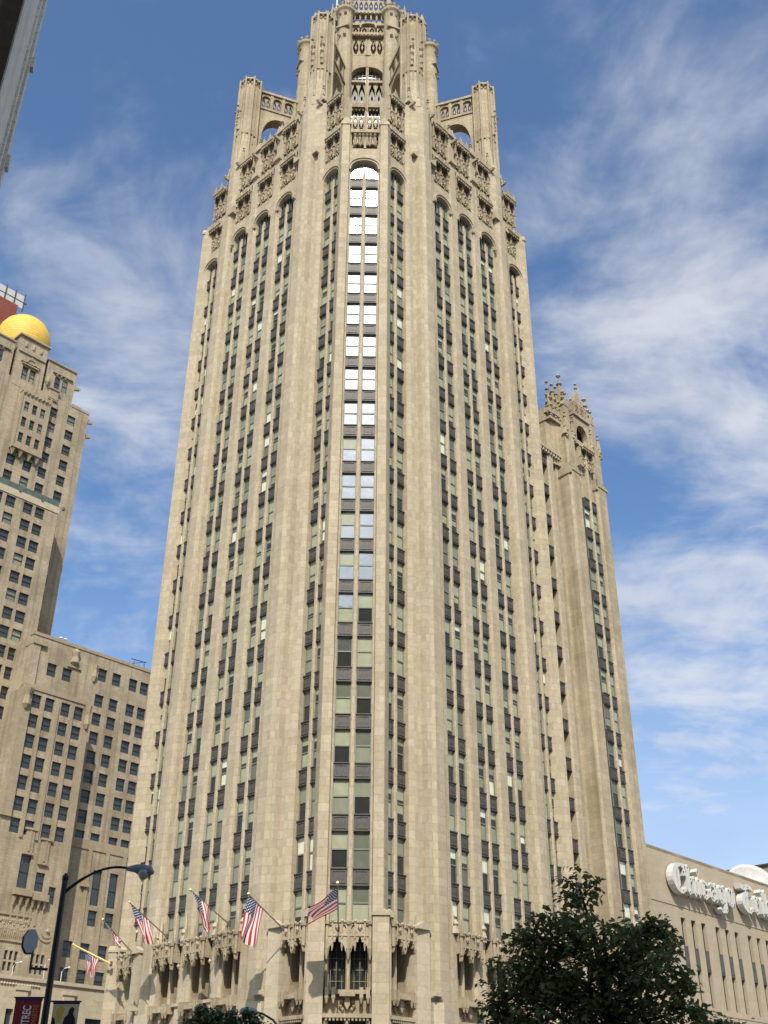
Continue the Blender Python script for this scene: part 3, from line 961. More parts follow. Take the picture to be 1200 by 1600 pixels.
# ---- octagonal lantern
lan = MB()
lan.ngon(0, 0, 6.5 / math.cos(R_(22.5)), 93.0, 125.6, 8, None, R_(22.5))
lantern = lan.build('lantern', 'limestone', tower)
for k in range(8):
    T0 = face_map(45 * k)
    T = (lambda t, d, z, T0=T0: T0(t, d, z - 0.7))
    D = 7.55
    HWF = 3.5 if k % 2 == 0 else 2.75
    st = MB(T)
    cvd = MB(T)
    hw = 2.05
    # side strips and wall fields between the openings
    for s in (-1, 1):
        st.prism([(s * hw, D - 0.9), (s * hw, D + 0.0), (s * HWF, D + 0.05), (s * HWF, D - .9)], 93.6, 127.2)
        st.ngon(s * 1.98, D + 0.02, 0.15, 96.0, 124.0, 8)
    st.box(-hw, hw, D - 0.8, D - 0.06, 93.6, 104.3)
    A = arc(-hw + .15, hw - .15, 115.0, 1.65, 14)
    st.extr([(-hw, 115.0)] + A + [(hw, 115.0), (hw, 119.0), (-hw, 119.0)], D - 0.8, D - 0.02)
    for e, dd in ((0.16, 0.20), (0.42, 0.05)):
        o1 = arc(-hw + .15 - e, hw - .15 + e, 115.0, 1.65 + e, 14)
        o2 = arc(-hw + .29 - e, hw - .29 + e, 115.0, 1.50 + e, 14)
        st.extr(o1 + list(reversed(o2)), D - 0.05, D + dd)
    st.box(-0.17, 0.17, D - 0.7, D + 0.16, 104.3, 116.9)
    # tracery under the arch light
    for a, b in ((-1.85, -0.2), (0.2, 1.85)):
        tracery(cvd, a, b, D - 0.35, D - 0.12, 110.3, 114.2, 2)
        cvd.box(a, b, D - 0.5, D + 0.12, 109.6, 110.3)
        cvd.box(a, b, D - 0.5, D + 0.16, 113.9, 114.25)
        cvd.box(a, b, D - 0.5, D + 0.10, 104.3, 104.7)
        cvd.box(a, b, D - 0.4, D + 0.10, 106.7, 107.0)
        for q in (0.25, 0.75):
            x = a + (b - a) * q
            cvd.extr([(x - 0.4, 109.6), (x + 0.4, 109.6), (x + 0.25, 109.2), (x, 109.5), (x - 0.25, 109.2)], D - 0.4, D - 0.1)
    # pierced gallery above
    for a, b in ((-1.85, -0.3), (0.3, 1.85)):
        tracery(cvd, a, b, D - 0.3, D - 0.05, 119.1, 122.1, 2)
    cvd.box(-0.28, 0.28, D - 0.5, D + 0.08, 119.0, 122.2)
    cvd.box(-hw, hw, D - 0.6, D + 0.42, 122.3, 122.9)
    for i in range(9):
        cvd.ball(-1.9 + i * 0.475, D + 0.38, 122.35, 0.22, 1.0)
    for a, b in ((-1.95, -1.15), (-0.85, -0.1), (0.1, 0.85), (1.15, 1.95)):
        tracery(cvd, a, b, D - 0.25, D - 0.05, 122.95, 124.5, 1)
    o1 = arc(-1.05, 1.05, 124.3, 0.75, 10)
    o2 = arc(-0.85, 0.85, 124.3, 0.5, 10)
    st.extr([(-1.05, 124.0)] + o1 + [(1.05, 124.0), (0.85, 124.0)] + list(reversed(o2)) + [(-0.85, 124.0)], D - 0.4, D + 0.30)
    for s in (-1, 1):
        st.box(s * 1.5 - 0.5, s * 1.5 + 0.5, D - 0.4, D + 0.24, 124.5, 124.85)
    st.box(-hw, hw, D - 0.6, D - 0.02, 124.9, 125.6)
    for i in range(6):
        x = -1.7 + i * 0.68
        cvd.ngon(x, D + 0.15, 0.08, 125.5, 126.5, 6, 0.2)
    cvd.box(-hw, hw, D - 0.4, D + 0.5, 126.5, 127.0)
    for i in range(9):
        cvd.ball(-1.9 + i * 0.475, D + 0.45, 126.55, 0.2, 1.0)
    tracery(cvd, -1.85, 1.85, D + 0.05, D + 0.3, 127.0, 129.2, 6)
    for x in (-1.23, 0, 1.23):
        cvd.ngon(x, D + 0.18, 0.17, 129.2, 130.6, 4, 0.04, math.pi / 4)
    st.build('lantern_wall', 'limestone_carved', lantern)
    cvd.build('lantern_tracery', 'limestone_carved', lantern)
    g, gf = MB(T), MB(T)
    for za, zb, mi in ((104.6, 107.0, 1), (107.0, 109.5, 0), (109.5, 114.3, 1), (114.3, 116.2, 0), (116.2, 117.0, 1)):
        g.cur = mi
        g.add([(-1.9, D - 0.55, za), (1.9, D - 0.55, za), (1.9, D - 0.55, zb), (-1.9, D - 0.55, zb)], [[0, 1, 2, 3]])
    for x in (-1.45, -1.02, -0.6, 0.6, 1.02, 1.45):
        gf.box(x - 0.03, x + 0.03, D - 0.55, D - 0.45, 104.6, 116.6)
    for z in (105.4, 106.2, 107.5, 108.3, 115.3, 115.9):
        gf.box(-1.9, 1.9, D - 0.55, D - 0.46, z - 0.03, z + 0.03)
    gw = gf.build('lantern_window', 'sash', lantern)
    g.build('pane', ['sheet_glass', 'interior'], gw)
for k in range(8):
    th = R_(90 * (k // 2)) + (0.4393 if k % 2 else -0.4393)
    T = radial_map(th)
    t = MB(T)
    r = 8.40
    t.lathe(r, 0, [(0.98, 96), (0.98, 117), (0.92, 117.3), (0.92, 125.0), (1.0, 125.3), (1.22, 125.6), (1.25, 125.95), (0.95, 126.0)], 16)
    for i in range(10):
        a = 2 * math.pi * i / 10
        t.ball(r + 1.12 * math.cos(a), 1.12 * math.sin(a), 126.3, 0.24, 1.5)
    t.extr([(r - 0.2, 122.0), (r + 1.05, 122.0), (r + 1.05, 122.2), (r - 0.2, 123.4)], -0.8, 0.8)
    t.ball(r + 1.0, 0.35, 120.4, 0.22)
    t.ball(r + 1.0, -0.35, 120.4, 0.22)
    t.ball(r + 0.95, 0.35, 124.6, 0.22)
    t.ball(r + 0.95, -0.35, 124.6, 0.22)
    t.ngon(r - 0.9, 0.0, 0.55, 124, 131.0, 8, 0.5)
    t.ngon(r - 0.9, 0.0, 0.62, 131.0, 133.4, 8, 0.08)
    for z, rr in ((128.4, 0.6), (129.4, 0.58), (130.4, 0.58), (131.4, 0.55)):
        for a in range(4):
            t.ball(r - 0.9 + rr * math.cos(a * math.pi / 2 + .4), rr * math.sin(a * math.pi / 2 + .4), z, 0.2)
    t.build('corner_turret', 'limestone_carved', lantern)
m = MB()
m.tube([(1.2, -7.0, 126), (1.2, -7.0, 136)], 0.12, 8)
m.T = ident
m.build('flagstaff', 'pole_white', lantern)

# ---- base: canopied windows, balustrade, corbels, shield panels and shopfront storey
for bi, bay in enumerate(BAYS):
    phi, t0, pl, hb, ch = bay
    T = face_map(phi)
    hw = hb + (0.10 if ch else 0.0)
    g, gf = MB(T), MB(T)
    g.add([(t0 - hw, pl - 0.72, 11.3), (t0 + hw, pl - 0.72, 11.3), (t0 + hw, pl - 0.72, 15.0), (t0 - hw, pl - 0.72, 15.0)], [[0, 1, 2, 3]])
    for s in (-1, 1):
        c = t0 + s * hw * 0.54
        for q in (-0.38, 0.0, 0.38):
            gf.box(c + q - 0.022, c + q + 0.022, pl - 0.72, pl - 0.66, 11.35, 14.6)
        for z in (11.4, 12.05, 12.75, 13.45):
            gf.box(c - 0.5, c + 0.5, pl - 0.72, pl - 0.67, z - 0.025, z + 0.025)
    w = gf.build('base_window', 'sash', tower)
    g.build('pane', 'interior', w)
    c = MB(T)
    f = pl + (0.62 if ch else 0.92)
    # centre and side shafts
    for x, r in ((t0, 0.15), (t0 - hw + 0.02, 0.10), (t0 + hw - 0.02, 0.10)):
        o_ = 0.0 if ch else -0.34
        r_ = r if ch or x == t0 else r * .6
        c.prism([(x - r_, pl - 0.7), (x - r_, pl + 0.3 + o_), (x - r_ * .4, pl + 0.42 + o_), (x + r_ * .4, pl + 0.42 + o_), (x + r_, pl + 0.3 + o_), (x + r_, pl - 0.7)], 11.4, 14.8)
        if ch:
            c.ngon(x, f - 0.02, 0.05, 13.2, 13.9, 6, 0.20)
        c.ngon(x, f - 0.06, 0.13, 13.9 if ch else 14.15, 15.4, 6, 0.13)
        c.ngon(x, f - 0.02, 0.19, 15.4, 15.6, 6, 0.24)
        c.ngon(x, f - 0.02, 0.15, 15.6, 16.5, 4, 0.02, math.pi / 4)
    # two cusped ogee heads to each bay, carried forward as a canopy
    for s in (-1, 1):
        cx = t0 + s * hw * 0.52
        a, b = cx - hw * 0.48, cx + hw * 0.48
        e = (b - a)
        u_ = 0.0 if ch else 0.28
        P = [(a, 13.5 + u_), (a + e * .10, 13.75 + u_), (a + e * .17, 14.12 + u_), (a + e * .27, 13.95 + u_), (a + e * .31, 14.3 + u_), (a + e * .41, 14.3 + u_), (a + e * .46, 14.62 + u_),
             (a + e * .54, 14.62 + u_), (a + e * .59, 14.3 + u_), (a + e * .69, 14.3 + u_), (a + e * .73, 13.95 + u_), (a + e * .83, 14.12 + u_), (a + e * .90, 13.75 + u_), (b, 13.5 + u_), (b, 15.1), (a, 15.1)]
        c.extr(P, f - 0.28, f)
        tracery(c, a + 0.05, b - 0.05, f - 0.2, f - 0.02, 14.75, 15.55, 3)
        for q in (0.27, 0.73):
            x = a + e * q
            if ch:
                c.ngon(x, f, 0.03, 13.75, 14.2, 5, 0.10)
            c.ngon(x, f, 0.07, 14.5, 15.5, 5, 0.07)
            c.ball(x, f + 0.02, 15.62, 0.13, 1.0)
        c.ball(cx, f + 0.06, 15.2, 0.13, 1.5)
    c.box(t0 - hw, t0 + hw, pl - 0.8, f - 0.28, 14.7, 15.0)     # canopy slab
    c.box(t0 - hw - .04, t0 + hw + .04, f - .25, f + .07, 15.52, 15.66)
    c.box(t0 - hw - .04, t0 + hw + .04, f - .25, f + .05, 14.66, 14.78)
    for x in (t0 - hw, t0 + hw):
        c.box(x - 0.06, x + 0.06, pl - 0.1, f - 0.05, 14.3, 15.0)
    # sill, corbels, shield panel and dentilled string
    c.box(t0 - hw, t0 + hw, pl - 0.8, pl + 0.6, 11.15, 11.40)
    for x in (-0.92, -0.62, 0.62, 0.92):
        x = t0 + x * hw
        c.box(x - 0.12, x + 0.12, pl + 0.0, pl + 0.95, 10.85, 11.5)
        c.ngon(x, pl + 0.85, 0.05, 10.55, 10.9, 6, 0.15)
    c.box(t0 - hw, t0 + hw, pl - 0.3, pl + 0.25, 9.9, 11.2)
    c.box(t0 - 0.5, t0 + 0.5, pl + 0.25, pl + 0.95, 10.98, 11.22)
    c.extr([(t0 - .17, 10.95), (t0 + .17, 10.95), (t0 + .17, 10.5), (t0, 10.2), (t0 - .17, 10.5)], pl + 0.2, pl + 0.62)
    for s in (-1, 1):
        for q, z, r in ((0.34, 10.75, 0.17), (0.42, 10.45, 0.15), (0.30, 10.25, 0.12), (0.24, 10.95, 0.1)):
            c.ball(t0 + s * q, pl + 0.36, z, r, 1.1)
    c.box(t0 - hw - .15, t0 + hw + .15, pl - 0.3, pl + 0.85, 9.72, 9.95)
    n_d = 12
    for i in range(n_d):
        x = t0 - hw + (2 * hw) * (i + 0.5) / n_d
        c.box(x - 0.06, x + 0.06, pl + 0.3, pl + 0.8, 9.55, 9.72)
    for x in (-1, 0, 1):
        c.ngon(t0 + x * hw * .95, pl + 0.5, 0.08, 9.0, 9.55, 6, 0.2)
    c.build('base_canopy', 'limestone_carved', tower)
    # shopfront below
    g2, fr2 = MB(T), MB(T)
    g2.add([(t0 - hw, pl - 0.2, 0.8), (t0 + hw, pl - 0.2, 0.8), (t0 + hw, pl - 0.2, 9.0), (t0 - hw, pl - 0.2, 9.0)], [[0, 1, 2, 3]])
    fr2.box(t0 - hw, t0 + hw, pl - 0.25, pl + 0.1, 0.13, 0.8)
    fr2.box(t0 - 0.06, t0 + 0.06, pl - 0.25, pl - 0.1, 0.8, 9.0)
    for z in (3.4, 5.2, 8.9):
        fr2.box(t0 - hw, t0 + hw, pl - 0.25, pl - 0.1, z - 0.1, z + 0.1)
    w2 = fr2.build('shop_window', 'sash_dark', tower)
    g2.build('pane', 'interior', w2)

for k in range(4):
    T = face_map(90 * k)
    m = MB(T)
    # thicker base piers with weathered caps and beasts
    for t0, w, d in ((-PB / 2, 0.56, 0.50), (PB / 2, 0.56, 0.50)):
        m.prism([(t0 - w, A0 + .08), (t0 - w, A0 + d - .2), (t0 - w * .6, A0 + d), (t0 + w * .6, A0 + d), (t0 + w, A0 + d - .2), (t0 + w, A0 + .08)], 0.13, 11.3)
        m.box(t0 - w - .05, t0 + w + .05, A0 + .1, A0 + d + .12, 11.3, 11.5)
        m.prism([(t0 - w * .7, A0 + .1), (t0 - w * .7, A0 + d - .25), (t0 + w * .7, A0 + d - .25), (t0 + w * .7, A0 + .1)], 11.5, 15.4)
        m.prism([(t0 - w * .5, A0 + .1), (t0 - w * .5, A0 + d + .05), (t0 + w * .5, A0 + d + .05), (t0 + w * .5, A0 + .1)], 15.4, 15.7)
        # crouching beast
        m.ngon(t0, A0 + d - .1, .32, 15.7, 16.15, 6, .2)
        m.ball(t0, A0 + d + .05, 16.3, 0.2, 1.2)
        m.ngon(t0, A0 + .38, 0.2, 15.7, 17.8, 5, 0.04)
        m.ball(t0 - .3, A0 + d, 14.0, 0.13, 1.3)
        m.ball(t0 + .3, A0 + d, 14.0, 0.13, 1.3)
    for s in (-1, 1):
        # pier by the corner bay with its own little roof
        m.prism([(s * 7.45, 14.0), (s * 7.45, 15.25), (s * 8.5, 15.05), (s * 8.5, 13.6)], 0.13, 15.55)
        m.extr([(s * 7.35, 15.5), (s * 8.72, 15.5), (s * 8.72, 15.68), (s * 8.05, 16.05), (s * 7.35, 15.68)], 14.75, 15.35)
        m.box(s * 6.7, s * 7.44, 15.3, 15.72, 11.35, 11.6)
        m.prism([(s * 4.74, 14.9), (s * 4.74, 15.4), (s * 6.6, 15.7), (s * 7.2, 15.3), (s * 7.2, 14.9)], 0.13, 11.0, top=None)
        m.prism([(s * 4.74, 14.9), (s * 4.74, 15.35), (s * 5.25, 15.45), (s * 5.25, 14.9)], 11.0, 15.6)
        m.ngon(s * 5.0, 15.45, .30, 15.6, 16.1, 6, .2)
        m.ball(s * 5.0, 15.55, 16.25, 0.2, 1.2)
        m.ngon(s * 5.0, 15.2, 0.24, 15.6, 17.8, 5, 0.05)
        m.prism([(s * 10.66, 13.3), (s * 10.66, 14.7), (s * 11.5, 14.7), (s * 11.5, 13.3)], 0.13, 16.0)
        m.extr([(s * 10.45, 15.95), (s * 11.6, 15.95), (s * 11.6, 16.1), (s * 11.0, 16.45), (s * 10.45, 16.1)], 13.3, 14.97)
    m.build('base_pier', 'limestone_base', tower)
#PART2
# ================================================================== STAIR WING behind the tower's south-east corner
EAST = face_map(90)          # along = grid y, out = grid x
SOUTHW = face_map(0)         # along = grid x, out = -grid y
wing, WO = site_thing('wing_building', 4, 22, 0,
                      'narrow gothic wing with its own pinnacled top, right of and behind the tall tower', 'building')
WF = 13.3
m = MB(EAST, WO)
# body, corner piers with broken faces
m.prism([(18.9, -8), (18.9, 11.2), (19.2, 12.2), (20.3, 12.75), (24.0, 12.75), (25.2, 12.2), (25.6, 11.0), (25.6, -8)], 0.13, 71.0)
m.build('wing_wall', 'limestone', wing)
for s, (a, b) in enumerate(((18.55, 20.55), (23.45, 25.6))):
    m = MB(EAST, WO)
    c = (a + b) / 2
    m.prism([(a, WF - 2.3), (a, WF - 0.25), (a + .25, WF), (b - .3, WF), (b - .12, WF - .25), (b, WF - .3), (b, WF - 2.3)], 0.13, 66.6)
    m.prism([(a + .16, WF - 2.1), (a + .16, WF - .4), (a + .4, WF - .2), (b - .4, WF - .2), (b - .2, WF - .4), (b - .2, WF - 2.1)], 66.6, 71.6)
    # weathered cap, both ways
    m.extr([(a - .06, 66.2), (b + .06, 66.2), (b + .06, 66.4), (a + .2, 67.2), (a - .06, 67.0)], WF - .6, WF + .08)
    m.prism([(a - .08, WF - 2.4), (a - .08, WF + .08), (a + .2, WF + .08), (a + .2, WF - 2.4)], 65.7, 66.3, ztop=[65.3, 66.9, 67.2, 65.6])
    m.prism([(a + .5, WF - 1.9), (a + .5, WF - .45), (b - .5, WF - .45), (b - .5, WF - 1.9)], 71.6, 75.2)
    for q, w in ((a + .3, WF - .3), (b - .3, WF - .3), (a + .3, WF - 1.7), (b - .3, WF - 1.7)):
        m.gable(q - .35, q + .35, w - .35, w + .2, 70.9, 72.4)
        m.finial(q, w, 71.9, 2.2, 0.26)
        for z in (70.6, 71.4):
            m.ball(q, w + .16, z, 0.2)
    m.gable(c - .6, c + .6, WF - 2, WF - .4, 75.1, 76.6)
    for z in (75.2, 76.2, 77.0):
        for q in (-.45, .45):
            m.ball(c + q * (78.5 - z) / 3, WF - .6, z, 0.22)
            m.ball(c + q * (78.5 - z) / 3, WF - 1.7, z, 0.22)
    m.finial(c, WF - 1.1, 75.6, 3.8 + (0.8 if s == 0 else 0), 0.5)
    m.finial(a + .4, WF - 1.9, 73.5, 4.2, 0.4)
    m.build('wing_pier', 'limestone_carved', wing)
m = MB(EAST, WO)
m.prism([(17.2, 9.6), (17.2, 11.5), (17.5, 11.85), (19.4, 12.2), (19.4, 9.6)], 67.0, 74.4)
m.box(17.1, 19.5, 9.6, 12.3, 72.6, 72.9)
for q, w in ((17.5, 12.0), (19.0, 12.1), (17.5, 10.0), (18.3, 12.1)):
    m.gable(q - .4, q + .4, w - .5, w + .15, 73.6, 75.0)
    m.finial(q, w - .1, 74.4, 3.9, .36)
    for z in (73.2, 74.6, 75.6):
        m.ball(q, w + .15, z, .2)
        m.ball(q - .3, w - .1, z + .3, .17)
        m.ball(q + .3, w - .1, z + .3, .17)
m.build('rear_turret', 'limestone_carved', wing)
for (ta, tb) in ((20.85, 21.82), (22.16, 23.15)):
    for k in range(NR - 5):
        zc = Z0 + FH * k
        fr, pn, sp_ = MB(EAST, WO), MB(EAST, WO), MB(EAST, WO)
        if k < 13:
            window_geo(fr, pn, ta, tb, WF - .05, (zc - FH + .6) if k else 15.75, zc - .59)
            o = fr.build('window', 'sash', wing)
            pn.build('pane', PANES, o)
            spandrel_geo(sp_, ta, tb, WF - .05, zc)
            sp_.build('spandrel', ['bronze', 'bronze_ornament'], wing)
m = MB(EAST, WO)
mullion(m, 21.99, WF - .05, 9, 69.5, 0.17)
m.build('mullion', 'limestone', wing)
m = MB(EAST, WO)
carved_panel(m, 22.0, 1.15, WF - .05, 67.6, 70.6)
A = arc(20.9, 23.1, 71.6, 1.9, 12)
m.extr([(20.5, 71.0)] + [(20.9, 71.0)] + A + [(23.1, 71.0), (23.5, 71.0), (23.5, 74.6), (20.5, 74.6)], WF - .9, WF - .25)
m.box(20.5, 23.5, WF - 1.0, WF - 0.1, 70.5, 71.0)
m.box(20.4, 23.6, WF - 1.2, WF - .05, 74.4, 74.8)
for i in range(3):
    tracery(m, 20.5 + i, 21.5 + i, WF - .6, WF - .3, 74.8, 76.4, 2)
m.gable(20.9, 23.1, WF - .9, WF - .3, 76.4, 78.4)
m.finial(22.0, WF - .5, 77.4, 2.4, 0.3)
for i in range(8):
    m.ball(20.6 + i * .4, WF - .4, 76.5, 0.2)
m.build('belfry', 'limestone_carved', wing)
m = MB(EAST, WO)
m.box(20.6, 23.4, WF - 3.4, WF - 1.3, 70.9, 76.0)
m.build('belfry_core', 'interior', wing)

# the lower link between tower and wing, with its steep copper roof
link, LO_ = site_thing('link_building', 4, 14.5, 0, 'recessed limestone link with grey pitched roof squeezed between tower and wing', 'building')
LF = 11.8
m = MB(EAST, LO_)
m.prism([(9, -8), (9, LF - .9), (18.9, LF - .9), (18.9, -8)], 0.13, 68.4)
m.build('link_wall', 'limestone', link)
m = MB(EAST, LO_)
m.prism([(16.45, LF - 1.2), (16.45, LF + .05), (16.6, LF + .2), (17.3, LF + .2), (17.5, LF + .0), (17.5, LF - 1.2)], 0.13, 67.6)
m.prism([(18.15, LF - 1.2), (18.15, LF - .1), (18.9, LF - .1), (18.9, LF - 1.2)], 0.13, 67.6)
m.prism([(17.5, LF - 1.2), (17.5, LF - .55), (18.15, LF - .55), (18.15, LF - 1.2)], 0.13, 66.6)
m.prism([(12.0, LF - 1.2), (12.0, LF), (15.05, LF), (15.05, LF - 1.2)], 0.13, 67.6)
m.box(12, 18.9, LF - 1.2, LF + .05, 67.6, 68.0)
m.box(12, 18.9, LF - 1.2, LF + .45, 68.0, 68.45)
for i in range(15):
    m.box(12.2 + i * .46, 12.42 + i * .46, LF, LF + .4, 67.62, 68.0)
m.build('link_pier', 'limestone', link)
for k in range(NR - 5):
    zc = Z0 + FH * k
    if k < 14:
        fr, pn, sp_ = MB(EAST, LO_), MB(EAST, LO_), MB(EAST, LO_)
        window_geo(fr, pn, 15.1, 16.42, LF - .55, (zc - FH + .6) if k else 15.75, zc - .59)
        o = fr.build('window', 'sash', link)
        pn.build('pane', PANES, o)
        spandrel_geo(sp_, 15.08, 16.43, LF + .0, zc)
        sp_.build('spandrel', ['bronze', 'bronze_ornament'], link)
        sl_ = MB(EAST, LO_)
        sl_.add([(17.68, LF - .54, zc - .9), (17.97, LF - .54, zc - .9), (17.97, LF - .54, zc + .9), (17.68, LF - .54, zc + .9)], [[0, 1, 2, 3]])
        sl_.build('slit_window', 'interior', link)
m = MB(EAST, LO_)
m.extr([(11.5, 68.45), (18.8, 68.45), (18.0, 74.6), (11.5, 74.6)], -6, LF - 3)
m.prism([(11.5, LF - 3), (18.8, LF - 3), (18.8, LF - .2), (11.5, LF - .2)], 68.45, 68.5, ztop=[74.2, 74.2, 68.5, 68.5])
m.extr([(13.2, 69.5), (15.6, 69.5), (15.6, 71.6), (14.4, 73.0), (13.2, 71.6)], LF - 3, LF - .4)
m.build('pitched_roof', 'roof_copper', link)
m = MB(EAST, LO_)
m.tube([(14.2, LF - 2.2, 72), (14.2, LF - 2.2, 76.0)], 0.22, 8)
m.lathe(14.2, LF - 2.2, [(0.22, 76.0), (0.45, 76.2), (0.45, 76.6), (0.1, 76.8)], 8)
m.build('flue', 'bronze', link)

# ================================================================== ANNEX with the sign
annex, AO = site_thing('annex_building', -4, 55, 0, 'plain limestone newspaper block with slot windows, carrying the big white sign', 'building')
AF = 12.6
holes, spans, wins = [], [], []
for i in range(10):
    for j in range(3):
        t = 31.75 + i * 6.5 + j * 1.9
        holes.append((t - .42, t + .42, 14.4, 22.0))
        holes.append((t - .42, t + .42, 1.0 + 3.2, 10.2))
        wins.append((t, 19.5, 21.95))
        wins.append((t, 14.4, 17.6))
        spans.append(t)
m = MB(EAST, AO)
m.holed(25.7, 100, 0.13, 28.0, AF, holes, 0.45)
m.box(25.7, 100, AF - 26, AF - 0.46, 0.13, 27.8)
m.box(25.7, 100, AF - 0.5, AF + 0.0, 27.7, 28.05)
m.box(25.7, 100, AF - 0.3, AF + 0.06, 22.95, 23.1)
m.box(25.7, 100, AF - 0.3, AF + 0.05, 13.9, 14.1)
m.build('annex_wall', 'annex_stone', annex)
for t, z0, z1 in wins:
    g = MB(EAST, AO)
    g.add([(t - .42, AF - .40, z0), (t + .42, AF - .40, z0), (t + .42, AF - .40, z1), (t - .42, AF - .40, z1)], [[0, 1, 2, 3]])
    fr = MB(EAST, AO)
    for z in (z0 + .04, (z0 + z1) / 2, z1 - .05):
        fr.box(t - .42, t + .42, AF - .42, AF - .34, z - .04, z + .04)
    fr.box(t - .42, t - .36, AF - .42, AF - .34, z0, z1)
    fr.box(t + .36, t + .42, AF - .42, AF - .34, z0, z1)
    o = fr.build('window', 'sash_dark', annex)
    g.build('pane', rnd.choice(['interior', 'interior_mid', 'interior']), o)
for t in spans:
    s_ = MB(EAST, AO)
    s_.box(t - .41, t + .41, AF - .44, AF - .04, 17.55, 19.5)
    s_.cur = 1
    s_.box(t - .3, t + .3, AF - .04, AF - .01, 17.8, 19.25)
    s_.build('spandrel', ['bronze', 'bronze_ornament'], annex)
    o_ = MB(EAST, AO)
    o_.box(t - .45, t + .45, AF, AF + .09, 13.2, 13.35)
    o_.box(t - .3, t - .16, AF, AF + .09, 12.1, 13.1)
    o_.box(t + .16, t + .3, AF, AF + .09, 12.1, 13.1)
    o_.extr([(t - .3, 12.1), (t, 11.7), (t + .3, 12.1), (t + .1, 12.1), (t, 11.95), (t - .1, 12.1)], AF, AF + .09)
    o_.build('carved_ornament', 'limestone_carved', annex)
sh = MB(EAST, AO)
for t in spans:
    sh.add([(t - .42, AF - .40, 4.2), (t + .42, AF - .40, 4.2), (t + .42, AF - .40, 10.2), (t - .42, AF - .40, 10.2)], [[0, 1, 2, 3]])
sh.build('lower_window', 'interior', annex, kind='stuff')

# ---- blackletter sign "Chicago Tribune"
sign, SO = site_thing('sign', AF + .4, 43, 24, 'white blackletter newspaper sign fixed high on the annex wall', 'sign')


def stem(x, y0, y1, w=.34, foot=True, head=True):
    h = w / 2
    lo = [(x, y0 + .12), (x + h, y0 - .10), (x + w, y0 + .12)] if foot else [(x, y0), (x + w, y0)]
    hi = [(x + w, y1 - .10), (x + h, y1 + .12), (x, y1 - .10)] if head else [(x + w, y1), (x, y1)]
    return lo + hi


def dia(x, y, r=.2):
    return [(x, y - r), (x + r * .85, y), (x, y + r), (x - r * .85, y)]


def bowl(x0, x1, y0, y1, w=.36):
    """left-curving heavy stroke of a capital"""
    o, i = [], []
    for k in range(13):
        a = math.pi * 0.5 + math.pi * k / 12
        o.append((x1 + (x1 - x0) * math.cos(a), (y0 + y1) / 2 + (y1 - y0) / 2 * math.sin(a)))
        i.append((x1 + (x1 - x0 - w) * math.cos(a), (y0 + y1) / 2 + ((y1 - y0) / 2 - w * .5) * math.sin(a)))
    return o + list(reversed(i))


GL = {
    'C': (1.55, [bowl(0, 1.0, -.12, 1.62, .42), stem(.62, .12, 1.35, .2), [(.95, 1.42), (1.5, 1.30), (1.45, 1.62), (1.0, 1.62)], [(1.28, .95), (1.52, .95), (1.52, 1.40), (1.28, 1.40)], [(1.0, -.12), (1.5, .22), (1.45, .36), (.95, .08)]]),
    'T': (1.60, [bowl(0.05, 1.0, -.12, 1.2, .40), stem(.66, .05, 1.3, .24), [(.1, 1.30), (.5, 1.22), (1.1, 1.38), (1.6, 1.30), (1.5, 1.58), (1.0, 1.66), (.45, 1.52), (.05, 1.62)], [(1.0, -.12), (1.45, .22), (1.4, .36), (.95, .08)]]),
    'h': (1.02, [stem(0, 0, 1.55), [(.2, .80), (.62, 1.06), (.80, .92), (.36, .66)], stem(.62, -.02, .98, .34)]),
    'i': (.48, [stem(.04, 0, 1.0), dia(.21, 1.40, .22)]),
    'c': (.84, [stem(0, .05, .95), [(.1, .78), (.36, 1.05), (.72, .92), (.72, .70), (.5, .80), (.30, .70)], [(.1, .2), (.34, -.1), (.76, .14), (.70, .26), (.4, .12)]]),
    'a': (.98, [stem(.0, .06, .62), stem(.56, 0, .98), [(.05, .86), (.3, 1.06), (.66, .94), (.66, .74), (.3, .84), (.12, .70)], [(.1, .16), (.3, -.08), (.64, .12), (.60, .26), (.3, .12)], [(.1, .48), (.6, .66), (.6, .54), (.15, .38)]]),
    'g': (.98, [stem(0, .08, .95), stem(.56, -.42, 1.0), [(.1, .82), (.34, 1.06), (.66, .90), (.6, .76), (.34, .86)], [(.1, .16), (.3, -.06), (.64, .14), (.60, .26), (.3, .12)], [(-.05, -.36), (.2, -.56), (.72, -.50), (.78, -.34), (.3, -.36), (.05, -.24)]]),
    'o': (.96, [stem(0, .06, .94), stem(.56, .06, .94), [(.1, .84), (.42, 1.10), (.8, .86), (.70, .74), (.42, .90), (.2, .72)], [(.1, .18), (.42, -.12), (.8, .16), (.70, .28), (.42, .10), (.2, .28)]]),
    'r': (.76, [stem(0, 0, 1.0), [(.2, .78), (.48, 1.08), (.72, .90), (.56, .70), (.42, .82)]]),
    'b': (.98, [stem(0, .06, 1.55), stem(.58, .06, .94), [(.2, .82), (.46, 1.08), (.8, .86), (.70, .74), (.46, .88)], [(.1, .18), (.42, -.12), (.8, .16), (.70, .28), (.42, .10)]]),
    'u': (1.02, [stem(0, .04, 1.0), stem(.6, 0, 1.0), [(.1, .2), (.3, -.08), (.68, .16), (.62, .3), (.34, .12)]]),
    'n': (1.02, [stem(0, 0, 1.0), [(.2, .80), (.60, 1.06), (.78, .92), (.36, .66)], stem(.62, -.02, .98)]),
    'e': (.84, [stem(0, .06, .94), [(.1, .80), (.38, 1.08), (.72, .84), (.62, .56), (.48, .62), (.54, .78), (.36, .88), (.22, .76)], [(.2, .44), (.66, .62), (.62, .72), (.2, .56)], [(.1, .2), (.36, -.1), (.76, .14), (.70, .28), (.4, .12)]]),
}
x, SCL, Y0 = 29.3, 1.66, 24.15
